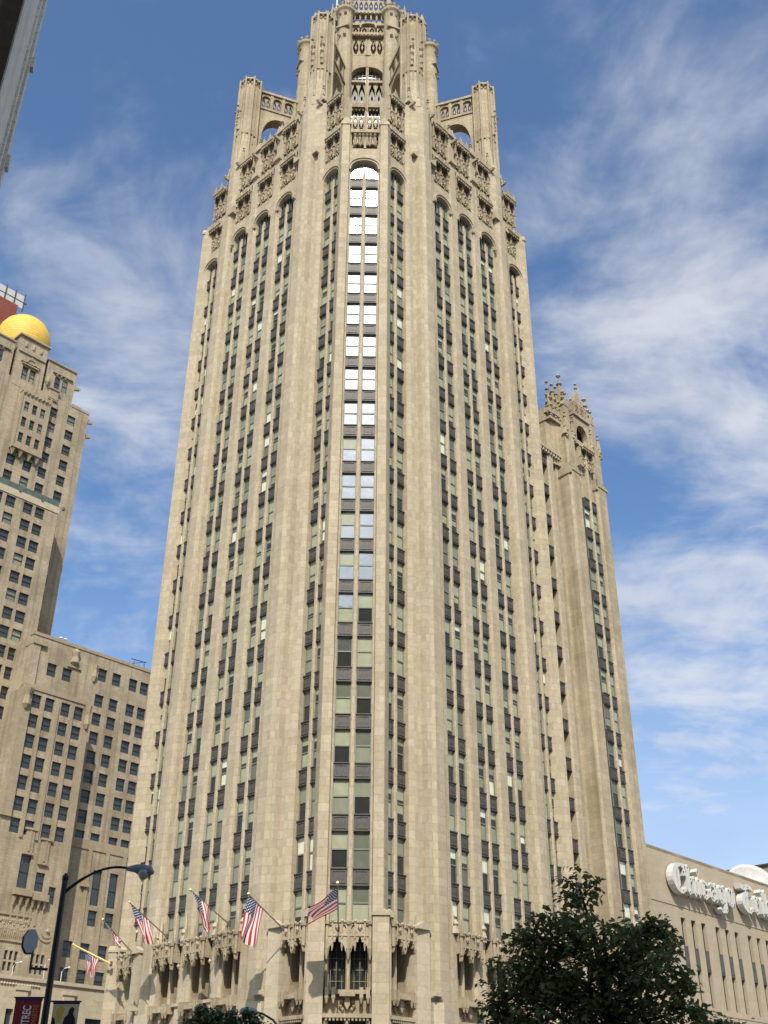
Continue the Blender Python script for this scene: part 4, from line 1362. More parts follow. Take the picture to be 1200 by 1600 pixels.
for ch_ in "Chicago Tribune":
    if ch_ == ' ':
        x += 0.75 * SCL
        continue
    adv, polys = GL[ch_]
    L = MB(EAST, SO)
    for i, P in enumerate(polys):
        L.extr([(x + a * SCL, Y0 + b * SCL) for a, b in P], AF + 0.18 + .002 * i, AF + 0.86 + .004 * i)
    # lamp cups along the stems and the stand-offs behind
    for P in polys[:2]:
        cx = sum(p[0] for p in P) / len(P)
        for yy in (max(p[1] for p in P) - .22, min(p[1] for p in P) + .22):
            pass
    for q in (.25, .75):
        L.box(x + q * adv * SCL - .05, x + q * adv * SCL + .05, AF - .01, AF + .2, Y0 + .9, Y0 + 1.0)
    lo = L.build('letter', 'sign_white', sign)
    bl = MB(EAST, SO)
    for P in polys:
        top = max(P, key=lambda p: p[1])
        bot = min(P, key=lambda p: p[1])
        for p, dy in ((top, -.2), (bot, .2)):
            bl.ngon(x + p[0] * SCL, AF + .88, .045, Y0 + (p[1] + dy) * SCL - .05, Y0 + (p[1] + dy) * SCL + .05, 6)
    bl.build('lamp_stud', 'lamp_dark', lo)
    x += (adv + .06) * SCL

pent, PO = site_thing('rooftop_block', -6, 60, 0, 'flat-topped buff rooftop block rising behind the sign at the right edge', 'building')
m = MB(ident, PO)
m.box(-30, 12.0, 55, 90, 0.2, 31.0)
m.build('block_wall', 'hotel_trim', pent)
m = MB(ident, PO)
m.box(-30.2, 12.2, 54.8, 90.2, 31.0, 31.2)
m.build('coping', 'bark', pent)
dish, DO = site_thing('satellite_dish', 9.6, 53.0, 28, 'large white dish on the annex roof behind the sign', 'dish')
m = MB(ident, DO)
m.tube([(9.6, 53.0, 27.9), (9.3, 53.3, 28.8)], .25, 8)
m.build('mount', 'pole_steel', dish)
m = MB(ident, DO)
# reflector bowl tipped toward the south-west sky
ax = Vector((.62, -.62, .48)).normalized()
e1 = ax.cross(Vector((0, 0, 1))).normalized()
e2 = ax.cross(e1)
rings = [(.05, 0), (.9, .1), (1.7, .36), (2.4, .75), (2.7, .95), (2.66, .88), (1.7, .26), (.05, -.08)]
cen = Vector((9.3, 53.3, 28.4))
pts = [tuple(cen + ax * h + (e1 * math.cos(a * math.pi / 14) + e2 * math.sin(a * math.pi / 14)) * r_) for r_, h in rings for a in range(28)]
m.add(pts, [[k * 28 + a, k * 28 + (a + 1) % 28, (k + 1) * 28 + (a + 1) % 28, (k + 1) * 28 + a] for k in range(len(rings) - 1) for a in range(28)])
m.build('reflector', 'screen_grey', dish, True)

# ================================================================== HOTEL with the gilded dome
hotel, HO = site_thing('hotel_building', -98, 8, 0, 'old brown stone hotel tower with stepped top under a gold dome', 'building')
HG = ['hotel_glass', 'hotel_glass', 'hotel_curtain']
HW_IN, HW_REST = [0], [MB(EAST, HO), MB(EAST, HO)]


def hwin(t0, t1, z0, z1, d, single_=True, mat=None):
    """recessed sash window of the hotel"""
    if single_ and HW_IN[0] < 100:
        HW_IN[0] += 1
        fr, g = MB(EAST, HO), MB(EAST, HO)
    else:
        fr, g = HW_REST
    w = .09
    fr.box(t0, t0 + w, d - .34, d - .22, z0, z1)
    fr.box(t1 - w, t1, d - .34, d - .22, z0, z1)
    zm = (z0 + z1) / 2
    fr.box(t0 + w, t1 - w, d - .34, d - .22, zm - .05, zm + .05)
    fr.box(t0 + w, t1 - w, d - .34, d - .22, z0, z0 + .08)
    fr.box(t0 + w, t1 - w, d - .34, d - .22, z1 - .08, z1)
    g.add([(t0, d - .33, z0), (t1, d - .33, z0), (t1, d - .33, z1), (t0, d - .33, z1)], [[0, 1, 2, 3]])
    if g is not HW_REST[1]:
        o = fr.build('window', 'sash_dark', hotel)
        r = rnd.random()
        g.build('pane', mat or ('hotel_curtain' if r < .16 else 'blind_dim' if r < .22 else 'hotel_glass'), o)


# main slab
S1 = -90.0
hl = []
for i in range(13):
    z1 = 120.7 - 3.27 * i
    for t in (13.6, -6.1):
        hl.append((t - .82, t + .82, z1 - 2.05, z1))
    for t in (9.85, -2.35):
        hl.append((t - .82, t + .82, z1 - 2.05, z1))
    if i >= 4:
        for t in (6.9, 0.6, 3.75):
            if t == 3.75 or True:
                hl.append((t - .8, t + .8, z1 - 2.05, z1))
hl = [h for h in hl if h[2] > 76]
for t in (9.6, 11.2, -3.7, -2.1):
    hl.append((t - .55, t + .55, 125.0, 127.6))
for t in (3.0, 4.5):
    hl.append((t - .6, t + .6, 123.3, 126.2))
m = MB(EAST, HO)
m.holed(-9.4, 16.9, 0.13, 123.0, S1, [h for h in hl if h[3] < 123], 0.4)
m.box(-9.4, 16.9, S1 - 20, S1 - .42, 0.13, 122.9)
m.box(-9.4, 16.9, S1 - 20, S1 - .42 + .42 - .42, 0.13, 0.2)
# right and left shoulders
m.holed(7.2, 13.2, 122.6, 130.6, S1 - .3, [h for h in hl if h[0] > 8 and h[2] > 123], 0.35)
m.box(7.2, 13.2, S1 - 12, S1 - .68, 122.6, 130.5)
m.holed(-5.7, 0.3, 122.6, 130.6, S1 - .3, [h for h in hl if h[1] < 0 and h[2] > 123], 0.35)
m.box(-5.7, 0.3, S1 - 12, S1 - .68, 122.6, 130.5)
# centre pavilion
m.holed(0.9, 6.6, 121.5, 132.6, S1 + .05, [h for h in hl if 2 < h[0] < 5 and h[2] > 123 and h[3] < 127], 0.5)
m.box(0.9, 6.6, S1 - 12, S1 - .48, 121.5, 132.5)
m.box(0.9, 1.0, S1 - 2, S1 + .04, 121.5, 132.6)
m.box(6.5, 6.6, S1 - 2, S1 + .04, 121.5, 132.6)
m.build('slab_wall', 'hotel_stone', hotel)
for h in sorted(hl, key=lambda h: -h[0]):
    hwin(*h, S1 if h[2] < 122 else S1 - .1, h[0] > -0.5)
m = MB(EAST, HO)
m.box(0.6, 6.9, S1 - 4, S1 + .45, 132.4, 132.75)
m.box(1.0, 6.5, S1 - 1, S1 + .3, 128.9, 129.15)
for t in (2.2, 3.75, 5.3):
    m.lathe(t, S1 + .03, [(0.25, 130.4), (0.28, 131.0), (0.2, 131.5)], 8)
m.gable(1.8, 5.7, S1 - .5, S1 + .35, 127.0, 128.6)
A = arc(3.0, 4.5, 127.0, .8, 8)
m.extr(A + list(reversed(arc(2.75, 4.75, 127.0, 1.05, 8))), S1 + .05, S1 + .5)
m.box(2.1, 5.4, S1, S1 + .4, 126.5, 126.75)
for a, b in ((7.2, 13.2), (-5.7, .3)):
    c = (a + b) / 2
    m.box(a - .1, b + .1, S1 - 12, S1 - .05, 130.4, 130.7)
    m.box(c - 1.7, c + 1.7, S1 - 10, S1 - 1.5, 130.6, 131.6)
    m.box(a + 1.2, b - .6, S1 - .4, S1 + .05, 128.2, 128.45)
    m.box(a + 1.0, a + 2.9, S1 - .1, S1 + .3, 121.9, 122.1)
    m.box(a + 1.0, a + 2.9, S1 - .1, S1 + .22, 122.3, 124.2)
    m.box(a + .85, a + 3.05, S1 - .1, S1 + .42, 124.2, 124.5)
    for t in (c - .9, c, c + .9):
        m.ball(t, S1 - .2, 127.95, .3)
    m.lathe(a + .4, S1 + .02, [(0.1, 124.6), (0.42, 125.4), (0.3, 126.6), (0.1, 127.2)], 8)
for t in (13.0, 13.1):
    pass
# beasts leaning from the corners
for t, z, s in ((13.2, 127.2, 1), (16.9, 121.4, 1), (16.9, 118.2, 1), (-5.7, 127.2, -1), (-9.4, 121.4, -1)):
    m.extr([(t, z - .5), (t + s * .5, z - .25), (t + s * 1.25, z + .05), (t + s * 1.3, z + .35), (t + s * .6, z + .3), (t, z + .6)], S1 - .8, S1 - .2)
m.box(13.2, 17.0, S1 - 18, S1 + .1, 122.7, 123.1)
m.box(-9.5, -5.7, S1 - 18, S1 + .1, 122.7, 123.1)
m.box(13.9, 15.8, S1 - 6, S1 - 1, 123.0, 124.2)
m.build('roof_ornament', 'hotel_trim', hotel)
# oriel
m = MB(EAST, HO)
oh = []
for i in range(3):
    for t in (4.25, 5.85, 7.45):
        oh.append((t - .45, t + .45, 110.0 + i * 3.3, 112.0 + i * 3.3))
m.holed(3.1, 8.6, 109.0, 120.6, S1 + .9, oh, 0.25)
m.box(3.1, 8.6, S1 - .3, S1 + .5, 109.0, 120.6)
for a in (3.1, 8.6):
    m.box(a - .12, a + .12, S1 - .3, S1 + 1.05, 108.6, 121.4)
m.box(2.9, 8.8, S1 - .3, S1 + 1.1, 120.4, 121.0)
for i in range(8):
    m.ball(3.3 + i * .73, S1 + .98, 120.2, .3, 1.2)
m.box(2.95, 8.75, S1 - .3, S1 + 1.1, 108.6, 109.0)
for t in (3.5, 5.0, 6.7, 8.2):
    m.ngon(t, S1 + .5, .1, 107.3, 108.6, 6, .55)
m.build('oriel', 'hotel_trim', hotel)
for h in oh:
    hwin(*h, S1 + .92)
# drum and dome
m = MB(EAST, HO)
m.lathe(4.7, S1 - 7.5, [(4.6, 130.0), (4.6, 133.4), (4.8, 133.6)], 24)
m.build('drum', 'hotel_trim', hotel)
m = MB(EAST, HO)
dp = [(4.55, 133.5), (4.85, 134.6), (5.05, 136.2), (5.08, 137.2), (4.95, 138.3), (4.6, 139.5), (4.0, 140.6), (3.1, 141.5), (1.9, 142.2), (0.7, 142.6), (0.1, 142.65)]
m.lathe(4.7, S1 - 7.5, dp, 40)
m.build('dome', 'gilding', hotel, True)
# front slab with its copper-topped parapet
S2 = -85.0
hl = []
for i in range(22):
    z1 = 96.7 - 3.2 * i
    for t in (8.4, 6.2, 3.0, .6, -2.2, -4.6, -7.4):
        hl.append((t - .85, t + .85, z1 - 2.05, z1))
hl = [h for h in hl if h[2] > 24]
m = MB(EAST, HO)
m.holed(-12, 11.7, .13, 98.0, S2, hl, .4)
m.box(-12, 11.7, S1 - 5, S2 - .42, .13, 98.0)
m.box(11.6, 11.7, S2 - .43, S2 - .001, .13, 98.0)
m.build('front_slab', 'hotel_stone', hotel)
m = MB(EAST, HO)
m.box(-12.1, 11.8, S2 - 1.0, S2 + .12, 96.95, 98.15)
m.build('parapet_band', 'pale_stone', hotel)
m = MB(EAST, HO)
m.prism([(-12.0, S2 - 5), (11.6, S2 - 5), (11.6, S2 + .0), (-12.0, S2 + .0)], 98.15, 98.2, ztop=[100.2, 100.2, 99.3, 99.3])
for i in range(-2, 4):
    m.box(i * 4.2 - .2, i * 4.2 + .2, S2 - .2, S2 + .25, 98.0, 98.5)
m.build('copper_roof', 'copper_green', hotel)
for h in sorted(hl, key=lambda h: (-h[2] if h[0] > -1 else 1000)):
    hwin(*h, S2, h[0] > -.5 and h[2] > 62)
# east wing
W1 = -80.0
hl = []
for t in (12.7, 15.4):
    hl.append((t - .8, t + .8, 66.3, 68.4))
for t in (21.7, 24.4, 27.6, 29.8, 33.0, 36.0):
    hl.append((t - .8, t + .8, 68.1, 70.2))
    for i in range(8):
        z1 = 65.8 - 3.05 * i
        hl.append((t - .8, t + .8, z1 - 2.0, z1))
for t in (25.7, 28.6, 31.4, 34.2):
    hl.append((t - .75, t + .75, 34.2, 39.2))
    hl.append((t - .75, t + .75, 31.3, 33.5))
for t in (22.3, 25.2, 28.2, 31.4):
    hl.append((t - .75, t + .75, 26.7, 28.9))
    hl.append((t - .75, t + .75, 23.1, 25.3))
m = MB(EAST, HO)
m.holed(8.8, 40, .13, 72.4, W1, hl, .4)
m.box(8.8, 40, S1 - 5, W1 - .42, .13, 72.3)
m.box(8.8, 8.9, W1 - .43, W1 - .001, .13, 72.4)
m.box(39.9, 40, W1 - .43, W1 - .001, .13, 72.4)
m.box(8.75, 10.1, W1 - 1.2, W1 + .3, .13, 71.4)
m.build('east_wing_wall', 'hotel_stone', hotel)
for h in sorted(hl, key=lambda h: h[0]):
    hwin(*h, W1, h[0] < 32, 'teal_glass' if 34 < h[2] < 35 else None)
m = MB(EAST, HO)
m.box(8.7, 40.1, W1 - 1.0, W1 + .12, 72.2, 72.7)
m.box(8.7, 11.0, W1 - 2.0, W1 + .5, 70.6, 71.4)
m.box(18.6, 40, W1 - .2, W1 + .14, 41.9, 43.3)
for t in (20.1, 23.9, 26.9, 30.0):
    m.box(t - .3, t + .3, W1 - .2, W1 + .22, 23.0, 41.9)
m.lathe(16.4, W1 + .1, [(.3, 69.2), (.75, 69.6), (.5, 70.6), (.65, 71.4), (.2, 72.0)], 8)
m.box(15.2, 17.6, W1 - .1, W1 + .25, 68.75, 69.1)
m.lathe(20.2, W1 + .1, [(.2, 67.6), (.45, 68.4), (.3, 69.6), (.45, 70.4)], 8)
m.box(22.9, 24.1, W1, W1 + .5, 36.5, 37.2)
m.build('wing_trim', 'hotel_trim', hotel)
# low front block before the wing
W2 = -76.0
hl = []
for i in range(7):
    z1 = 61.2 - 3.02 * i
    for t in (8.95, 11.15, 13.85, 16.15):
        hl.append((t - .75, t + .75, z1 - 2.05, z1))
hl += [(10.7, 12.3, 33.9, 38.4), (13.4, 14.8, 33.9, 36.4), (15.7, 16.8, 32.5, 34.8)]
for t in (11.6, 15.6):
    for q in (-.75, 0, .75):
        hl.append((t + q - .25, t + q + .25, 23.4, 24.5))
        hl.append((t + q - .25, t + q + .25, 24.75, 25.9))
m = MB(EAST, HO)
m.holed(6.6, 17.9, .13, 62.0, W2, hl, .4)
m.box(6.6, 17.9, W1 - 1, W2 - .42, .13, 61.9)
m.box(6.6, 6.7, W2 - .43, W2 - .001, .13, 62)
m.box(17.8, 17.9, W2 - .43, W2 - .001, .13, 62)
m.build('front_block_wall', 'hotel_stone', hotel)
for h in hl:
    if h[1] - h[0] > .6:
        hwin(*h, W2, True)
g = MB(EAST, HO)
for h in hl:
    if h[1] - h[0] < .6:
        g.add([(h[0], W2 - .3, h[2]), (h[1], W2 - .3, h[2]), (h[1], W2 - .3, h[3]), (h[0], W2 - .3, h[3])], [[0, 1, 2, 3]])
g.build('small_window', 'interior', hotel)
m = MB(EAST, HO)
m.box(6.4, 18.1, W2 - .8, W2 + .15, 61.8, 62.5)
m.box(6.4, 8.0, W2 - .5, W2 + .35, 43.0, 62.2)
m.box(17.1, 18.0, W2 - .5, W2 + .3, .13, 62.2)
for t in (10.05, 12.5, 15.0):
    m.box(t - .22, t + .22, W2 - .1, W2 + .2, 40.6, 60.6)
m.lathe(7.2, W2 + .4, [(.2, 58.5), (.6, 59.2), (.4, 60.6), (.7, 61.6)], 8)
m.lathe(17.5, W2 + .4, [(.2, 58.0), (.5, 58.7), (.35, 60.2), (.6, 61.6)], 8)
for t, z in ((11.5, 39.4), (14.1, 38.4)):
    m.box(t - .9, t + .9, W2 - .1, W2 + .35, z + 2.4, z + 2.7)
    m.box(t - .65, t + .65, W2 - .1, W2 + .2, z - .7, z + 2.4)
    m.box(t - .15, t + .15, W2 + .2, W2 + .3, z - .5, z + 2.3)
    m.box(t - .8, t + .8, W2 - .1, W2 + .35, z - .95, z - .7)
m.box(10.2, 12.9, W2 - .1, W2 + .8, 32.9, 33.8)
m.box(13.1, 15.5, W2 - .1, W2 + .8, 32.6, 33.5)
for t in (10.5, 11.5, 12.5, 13.4, 14.3, 15.2):
    m.ngon(t, W2 + .3, .08, 31.6, 32.7, 6, .35)
    m.box(t - .12, t + .12, W2 - .1, W2 + .15, 29.4, 32.4)
# carved frieze of figures and the round medallion
m.box(3.0, 13.6, W2 - .1, W2 + .18, 30.3, 30.6)
m.box(3.0, 13.2, W2 - .1, W2 + .18, 27.0, 27.25)
for i in range(22):
    t = 6.9 + i * .3
    m.lathe(t, W2 + .02, [(.06, 27.3), (.16, 27.8), (.22, 28.6), (.12, 29.3), (.17, 29.7), (.05, 30.0)], 6)
    m.ball(t + .14, W2 + .12, 28.2 + (i * 7 % 5) * .3, .16)
m.build('front_block_trim', 'hotel_trim', hotel)
m = MB(EAST, HO)
P = [(16.35 + 1.5 * math.cos(a * math.pi / 16), 29.0 + 1.5 * math.sin(a * math.pi / 16)) for a in range(32)]
Q = [(16.35 + 1.0 * math.cos(a * math.pi / 16), 29.0 + 1.0 * math.sin(a * math.pi / 16)) for a in range(32)]
m.extr(P, W2 - .05, W2 + .14)
m.extr(Q, W2 + .14, W2 + .24)
m.ball(16.35, W2 + .24, 28.9, .35)
m.build('medallion', 'hotel_trim', hotel)
fr_, g_ = HW_REST
o = fr_.build('window', 'sash_dark', hotel, kind='stuff')
g_.build('pane', 'hotel_glass', o)

# roof gear on the hotel's east wing
fl, FO = site_thing('floodlight', W1 - .6, 14.0, 72.7, 'pair of small white floodlights on the hotel wing parapet', 'floodlight')
m = MB(EAST, FO)
for t in (13.7, 14.5):
    m.box(t - .06, t + .06, W1 - .65, W1 - .55, 72.7, 73.1)
    m.ball(t, W1 - .6, 73.25, .32, .7)
m.build('lamp', 'white_paint', fl)
an, NO = site_thing('antenna', W1 - 1.5, 29.5, 72.3, 'spindly roof antenna frame on the hotel wing near the tower', 'antenna')
m = MB(EAST, NO)
P = [(28.0, W1 - 1.5), (30.4, W1 - 1.5), (30.4, W1 - 3), (28.0, W1 - 3)]
for p in P:
    m.tube([(p[0], p[1], 72.3), (29.2 + (p[0] - 29.2) * .8, p[1], 74.4)], .06, 5)
m.tube([(27.6, W1 - 1.5, 74.3), (30.6, W1 - 1.5, 74.5)], .07, 5)
m.tube([(27.6, W1 - 1.5, 73.4), (30.2, W1 - 1.5, 74.5)], .05, 5)
m.build('frame', 'lamp_dark', an)
a2, NO2 = site_thing('antenna', W1 - 1.5, 18.6, 72.3, 'single thin whip antenna on the hotel wing, right of the floodlights', 'antenna')
m = MB(EAST, NO2)
m.tube([(18.6, W1 - 1.5, 72.3), (18.7, W1 - 1.5, 76.2)], .05, 5)
m.tube([(18.3, W1 - 1.5, 75.4), (19.0, W1 - 1.5, 75.4)], .03, 5)
m.build('whip', 'lamp_grey', a2)

# pale low building at the foot of the hotel
low, LWO = site_thing('shop_building', -60, 4, 0, 'low pale stone shop building at the lower left, below the hotel', 'building')
LB = -55.0
hl = [(.6, 1.5, 12.6, 16.4), (10.9, 13.2, 11.0, 16.2), (-6, -5, 12.6, 16.4)] + [(t, t + 2.6, 1.0, 9.0) for t in (-13, -8.5, -4, .6, 5.1, 10.6, 15)]
m = MB(EAST, LWO)
m.holed(-20, 30, .13, 19.6, LB, hl, .5)
m.box(-20, 30, LB - 18, LB - .52, .13, 19.5)
m.build('shop_wall', 'pale_stone', low)
m = MB(EAST, LWO)
m.box(-20.2, 30.2, LB - 18, LB + .22, 19.4, 19.8)
for t in (-9, -3.6, 2.2, 8.3, 14.2):
    m.box(t - .7, t + .7, LB - .2, LB + .22, .13, 18.4)
    m.box(t - .85, t + .85, LB - .2, LB + .34, 18.4, 18.9)
for i in range(46):
    m.ball(-12 + i * .36, LB + .05, 18.95, .17)
for t in (-2.2, 3.6):
    m.ball(t, LB + .2, 17.3, .6, .7)
    m.box(t - .5, t + .5, LB, LB + .2, 15.6, 17.0)
m.build('shop_trim', 'pale_stone', low)
for h in hl:
    g = MB(EAST, LWO)
    g.add([(h[0], LB - .4, h[2]), (h[1], LB - .4, h[2]), (h[1], LB - .4, h[3]), (h[0], LB - .4, h[3])], [[0, 1, 2, 3]])
    fr = MB(EAST, LWO)
    c = (h[0] + h[1]) / 2
    fr.box(c - .04, c + .04, LB - .4, LB - .3, h[2], h[3])
    fr.box(h[0], h[1], LB - .4, LB - .3, h[3] - .1, h[3])
    fr.box(h[0], h[1], LB - .4, LB - .3, (h[2] + h[3]) / 2 - .04, (h[2] + h[3]) / 2 + .04)
    o = fr.build('window', 'sash_dark', low)
    g.build('pane', 'teal_glass', o)
for i, (t, h) in enumerate(((-2.4, 1.8), (.6, 1.4), (4.6, 2.2), (6.9, 1.5))):
    b_, BO = site_thing('roof_lamp', LB + .05, t, 19.8, ['leftmost thin hooked lamp on the pale shop cornice', 'short roof lamp on the pale shop cornice, second from left',
                        'tallest white hooked lamp on the pale shop cornice', 'roof lamp on the pale shop cornice nearest the dark street lamp pole'][i], 'lamp', 'roof lamps along the pale shop cornice')
    m = MB(EAST, BO)
    m.tube([(t, LB + .05, 19.8), (t, LB + .05, 19.8 + h * .7), (t + .15, LB + .3, 19.8 + h * .95), (t + .4, LB + .6, 19.8 + h)], .05, 6)
    m.build('arm', 'pole_white', b_)
    m = MB(EAST, BO)
    m.ball(t + .5, LB + .7, 19.8 + h, .17, .7)
    m.build('lamp_head', 'white_paint', b_)

# red tower with glass screens, far behind the dome
red, RO = site_thing('red_building', -165, -4, 0, 'dark red block with grey screens on its roof, peeping out behind the gold dome', 'building')
m = MB(EAST, RO)
RZ = 203.0
m.box(-32, 30.5, -190, -165, .13, RZ)
m.build('red_wall', 'red_brick', red)
for i in range(12):
    t = -1 + i * 2.8
    m = MB(EAST, RO)
    m.box(t, t + 2.5, -166.4, -166.2, RZ + .6, RZ + 5.0)
    m.build('roof_screen', 'screen_grey', red)
m = MB(EAST, RO)
for i in range(13):
    t = -1 + i * 2.8
    m.box(t - .22, t + .0, -166.5, -166.0, RZ - .2, RZ + 5.8)
m.box(-1, 33.3, -166.5, -166.1, RZ + 2.7, RZ + 2.9)
m.build('screen_frame', 'bronze', red)

# ================================================================== BUILDINGS ACROSS THE STREET
near, NRO = empty('tiled_building', (-18, 12, 0)), None
tag(near, 'white tiled building with a dark recess, cut off by the top left corner', 'building')


def plane_map(o, u, n):
    return lambda t, d, z: (o[0] + u[0] * t + n[0] * d - (-18), o[1] + u[1] * t + n[1] * d - 12, z)


un = Vector((0.2998, -0.954))
nn_ = Vector((0.954, 0.2998))
NT_ = plane_map((-11.5, 23.4), un, nn_)
m = MB(NT_)
m.box(0, 3.35, -12, 0, .13, 48)
m.box(.0, .35, -.3, .10, .13, 48)
m.box(.75, .95, -.3, .07, .13, 48)
for z in range(3, 48, 3):
    pass
m.box(9.5, 13.0, -12, 0, .13, 48)
m.box(18.5, 22.0, -12, 0, .13, 48)
m.build('tiled_pier', 'white_tile', near)
m = MB(NT_)
for z in (27.0, 31.5, 36.2, 40.8, 22.5, 18, 13.5, 9):
    m.box(-.28, .0, -.3, .06, z, z + .9)
    m.box(-.02, .22, .1, .2, z + .2, z + .7)
m.build('bracket', 'white_tile', near)
m = MB(NT_)
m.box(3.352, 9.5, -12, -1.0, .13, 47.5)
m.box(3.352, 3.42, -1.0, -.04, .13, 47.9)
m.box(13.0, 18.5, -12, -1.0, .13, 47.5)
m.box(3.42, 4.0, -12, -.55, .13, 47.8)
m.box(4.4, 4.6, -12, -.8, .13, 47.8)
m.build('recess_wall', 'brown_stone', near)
g = MB(NT_)
for z in range(4, 46, 4):
    for a, b in ((5.2, 8.8), (13.8, 17.7)):
        g.add([(a, -.98, z), (b, -.98, z), (b, -.98, z + 2.6), (a, -.98, z + 2.6)], [[0, 1, 2, 3]])
g.build('recess_window', 'interior', near)

for i, (x0, x1, y0, y1, h, lab) in enumerate(((-34, -14, -40, -17, 58, 'stone office block behind the viewpoint, lowest of three'),
                                              (-12, 10, -42, -18, 84, 'tall stone office block behind the viewpoint with set-back top'),
                                              (13, 40, -40, -16, 66, 'stone office block behind the viewpoint beside the tree side'))):
    r = empty('office_building', ((x0 + x1) / 2, y1, 0))
    tag(r, lab, 'building')
    ox, oy = (x0 + x1) / 2, y1
    hl = []
    n = int((x1 - x0) / 3)
    for a in range(n):
        for f_ in range(int(h / 4) - 1):
            t = x0 - ox + 1.0 + a * (x1 - x0 - 1.0) / n
            hl.append((t, t + 1.5, 4 + f_ * 4, 6.3 + f_ * 4))
    TT = (lambda t, d, z: (t, d, z))
    m = MB(TT)
    m.holed(x0 - ox, x1 - ox, .13, h, 0, hl, .3)
    m.box(x0 - ox, x1 - ox, y0 - oy, -.32, .13, h - .1)
    m.box(x0 - ox + 4, x1 - ox - 4, y0 - oy + 4, -6, h - .1, h + 5)
    m.build('office_wall', 'office_stone', r)
    g = MB(TT)
    for a, b, c, e in hl:
        g.add([(a, -.28, c), (b, -.28, c), (b, -.28, e), (a, -.28, e)], [[0, 1, 2, 3]])
    g.build('office_window', 'interior', r, kind='stuff')

# ================================================================== FLAGS
def flag_thing(base, tip, label, h0, h1, fly, droop, swing, seed, mat='pole_steel', rad=.05, fold=.5, out_=(0, 0)):
    """pole from the wall, cloth hoisted along it between h0 and h1, fly of given length"""
    base, tip = Vector(site(*base)), Vector(site(*tip))
    r = empty('flag', base)
    tag(r, label, 'flag', 'flags on poles above the street-level canopies')
    m = MB()
    m.tube([(0, 0, 0), tuple(tip - base)], [rad, rad * .75], 8)
    m.build('pole', mat, r)
    m = MB()
    t = tip - base
    m.ball(t.x, t.y, t.z + .03, .11)
    m.build('finial', 'pole_gold', r)
    m = MB()
    m.tube([(0, 0, -.15), (0, 0, .2)], .11, 8)
    m.build('socket', 'bronze', r)
    rg = random.Random(seed)
    NU, NV = 39, 30
    ax = t.normalized()
    side = ax.cross(Vector((0, 0, 1))).normalized()
    sw = Vector((swing[0], swing[1], 0))
    vs, fs, uv = [], [], []
    ph = rg.uniform(0, 6)
    for i in range(NU + 1):
        u = i / NU            # 0 at the tip
        p0 = t * (h1 + (h0 - h1) * u)
        for j in range(NV + 1):
            v = j / NV
            # the free end gathers toward the middle and falls
            g = 1 - fold * (v ** .7)
            pu = t * (h1 + (h0 - h1) * (.5 + (u - .5) * g))
            wav = math.sin(u * 9.5 + ph + v * 2.0) * .17 * (v ** .6) + math.sin(u * 4.3 + ph * 2 - v * 3) * .13 * v
            p = pu + (Vector((0, 0, -1)) * droop + sw) * fly * v + side * wav * (1 + .6 * fold) + ax * .08 * math.sin(v * 7 + u * 5) * v
            p.z -= .12 * fly * v * math.sin(u * math.pi) * fold
            vs.append(tuple(p))
            uv.append((u, v))
    for i in range(NU):
        for j in range(NV):
            a = i * (NV + 1) + j
            fs.append((a, a + 1, a + NV + 2, a + NV + 1))
    me = bpy.data.meshes.new('cloth')
    me.from_pydata(vs, [], fs)
    ul = me.uv_layers.new(name='UVMap')
    for lp in me.loops:
        ul.data[lp.index].uv = uv[lp.vertex_index]
    for p in me.polygons:
        p.use_smooth = True
    me.materials.append(MATS['flag_cloth'])
    o = bpy.data.objects.new('cloth', me)
    COL.objects.link(o)
    o.parent = r
    return r


flag_thing((9.35, -15.6, 15.26), (9.35, -18.75, 17.01), 'broad stars and stripes flag hanging fully open, left of the chamfered corner', .58, .98, 2.6, .98, (-.17, -.03), 3, fold=.08)
flag_thing((3.85, -15.8, 16.17), (3.85, -19.4, 17.93), 'furled stars and stripes flag on the pole over the middle left-face canopy', .52, .97, 2.3, .86, (.28, .1), 5, fold=.62)
flag_thing((-3.35, -15.8, 16.12), (-3.35, -19.42, 18.05), 'furled stars and stripes flag on the pole left of the middle left-face canopy', .45, .97, 2.3, .82, (.30, .1), 8, fold=.55)
flag_thing((-8.37, -15.2, 15.55), (-8.37, -18.27, 17.61), 'rolled flag on the pole by the far left pier of the tower', .35, .97, 1.3, .7, (.30, .1), 11, fold=.7)
flag_thing((-10.9, -15.4, 15.0), (-12.55, -17.95, 16.3), 'flag on the sunlit gold pole, leftmost of the row', .30, .72, 1.55, .95, (.05, .05), 14, mat='pole_gold', rad=.09, fold=.6)
flag_thing((12.66, -13.64, 15.13), (17.0, -17.98, 16.75), 'dark backlit stars and stripes flag blowing left above the central canopy', .45, .93, 2.3, .45, (-.80, .28), 17, fold=.10)

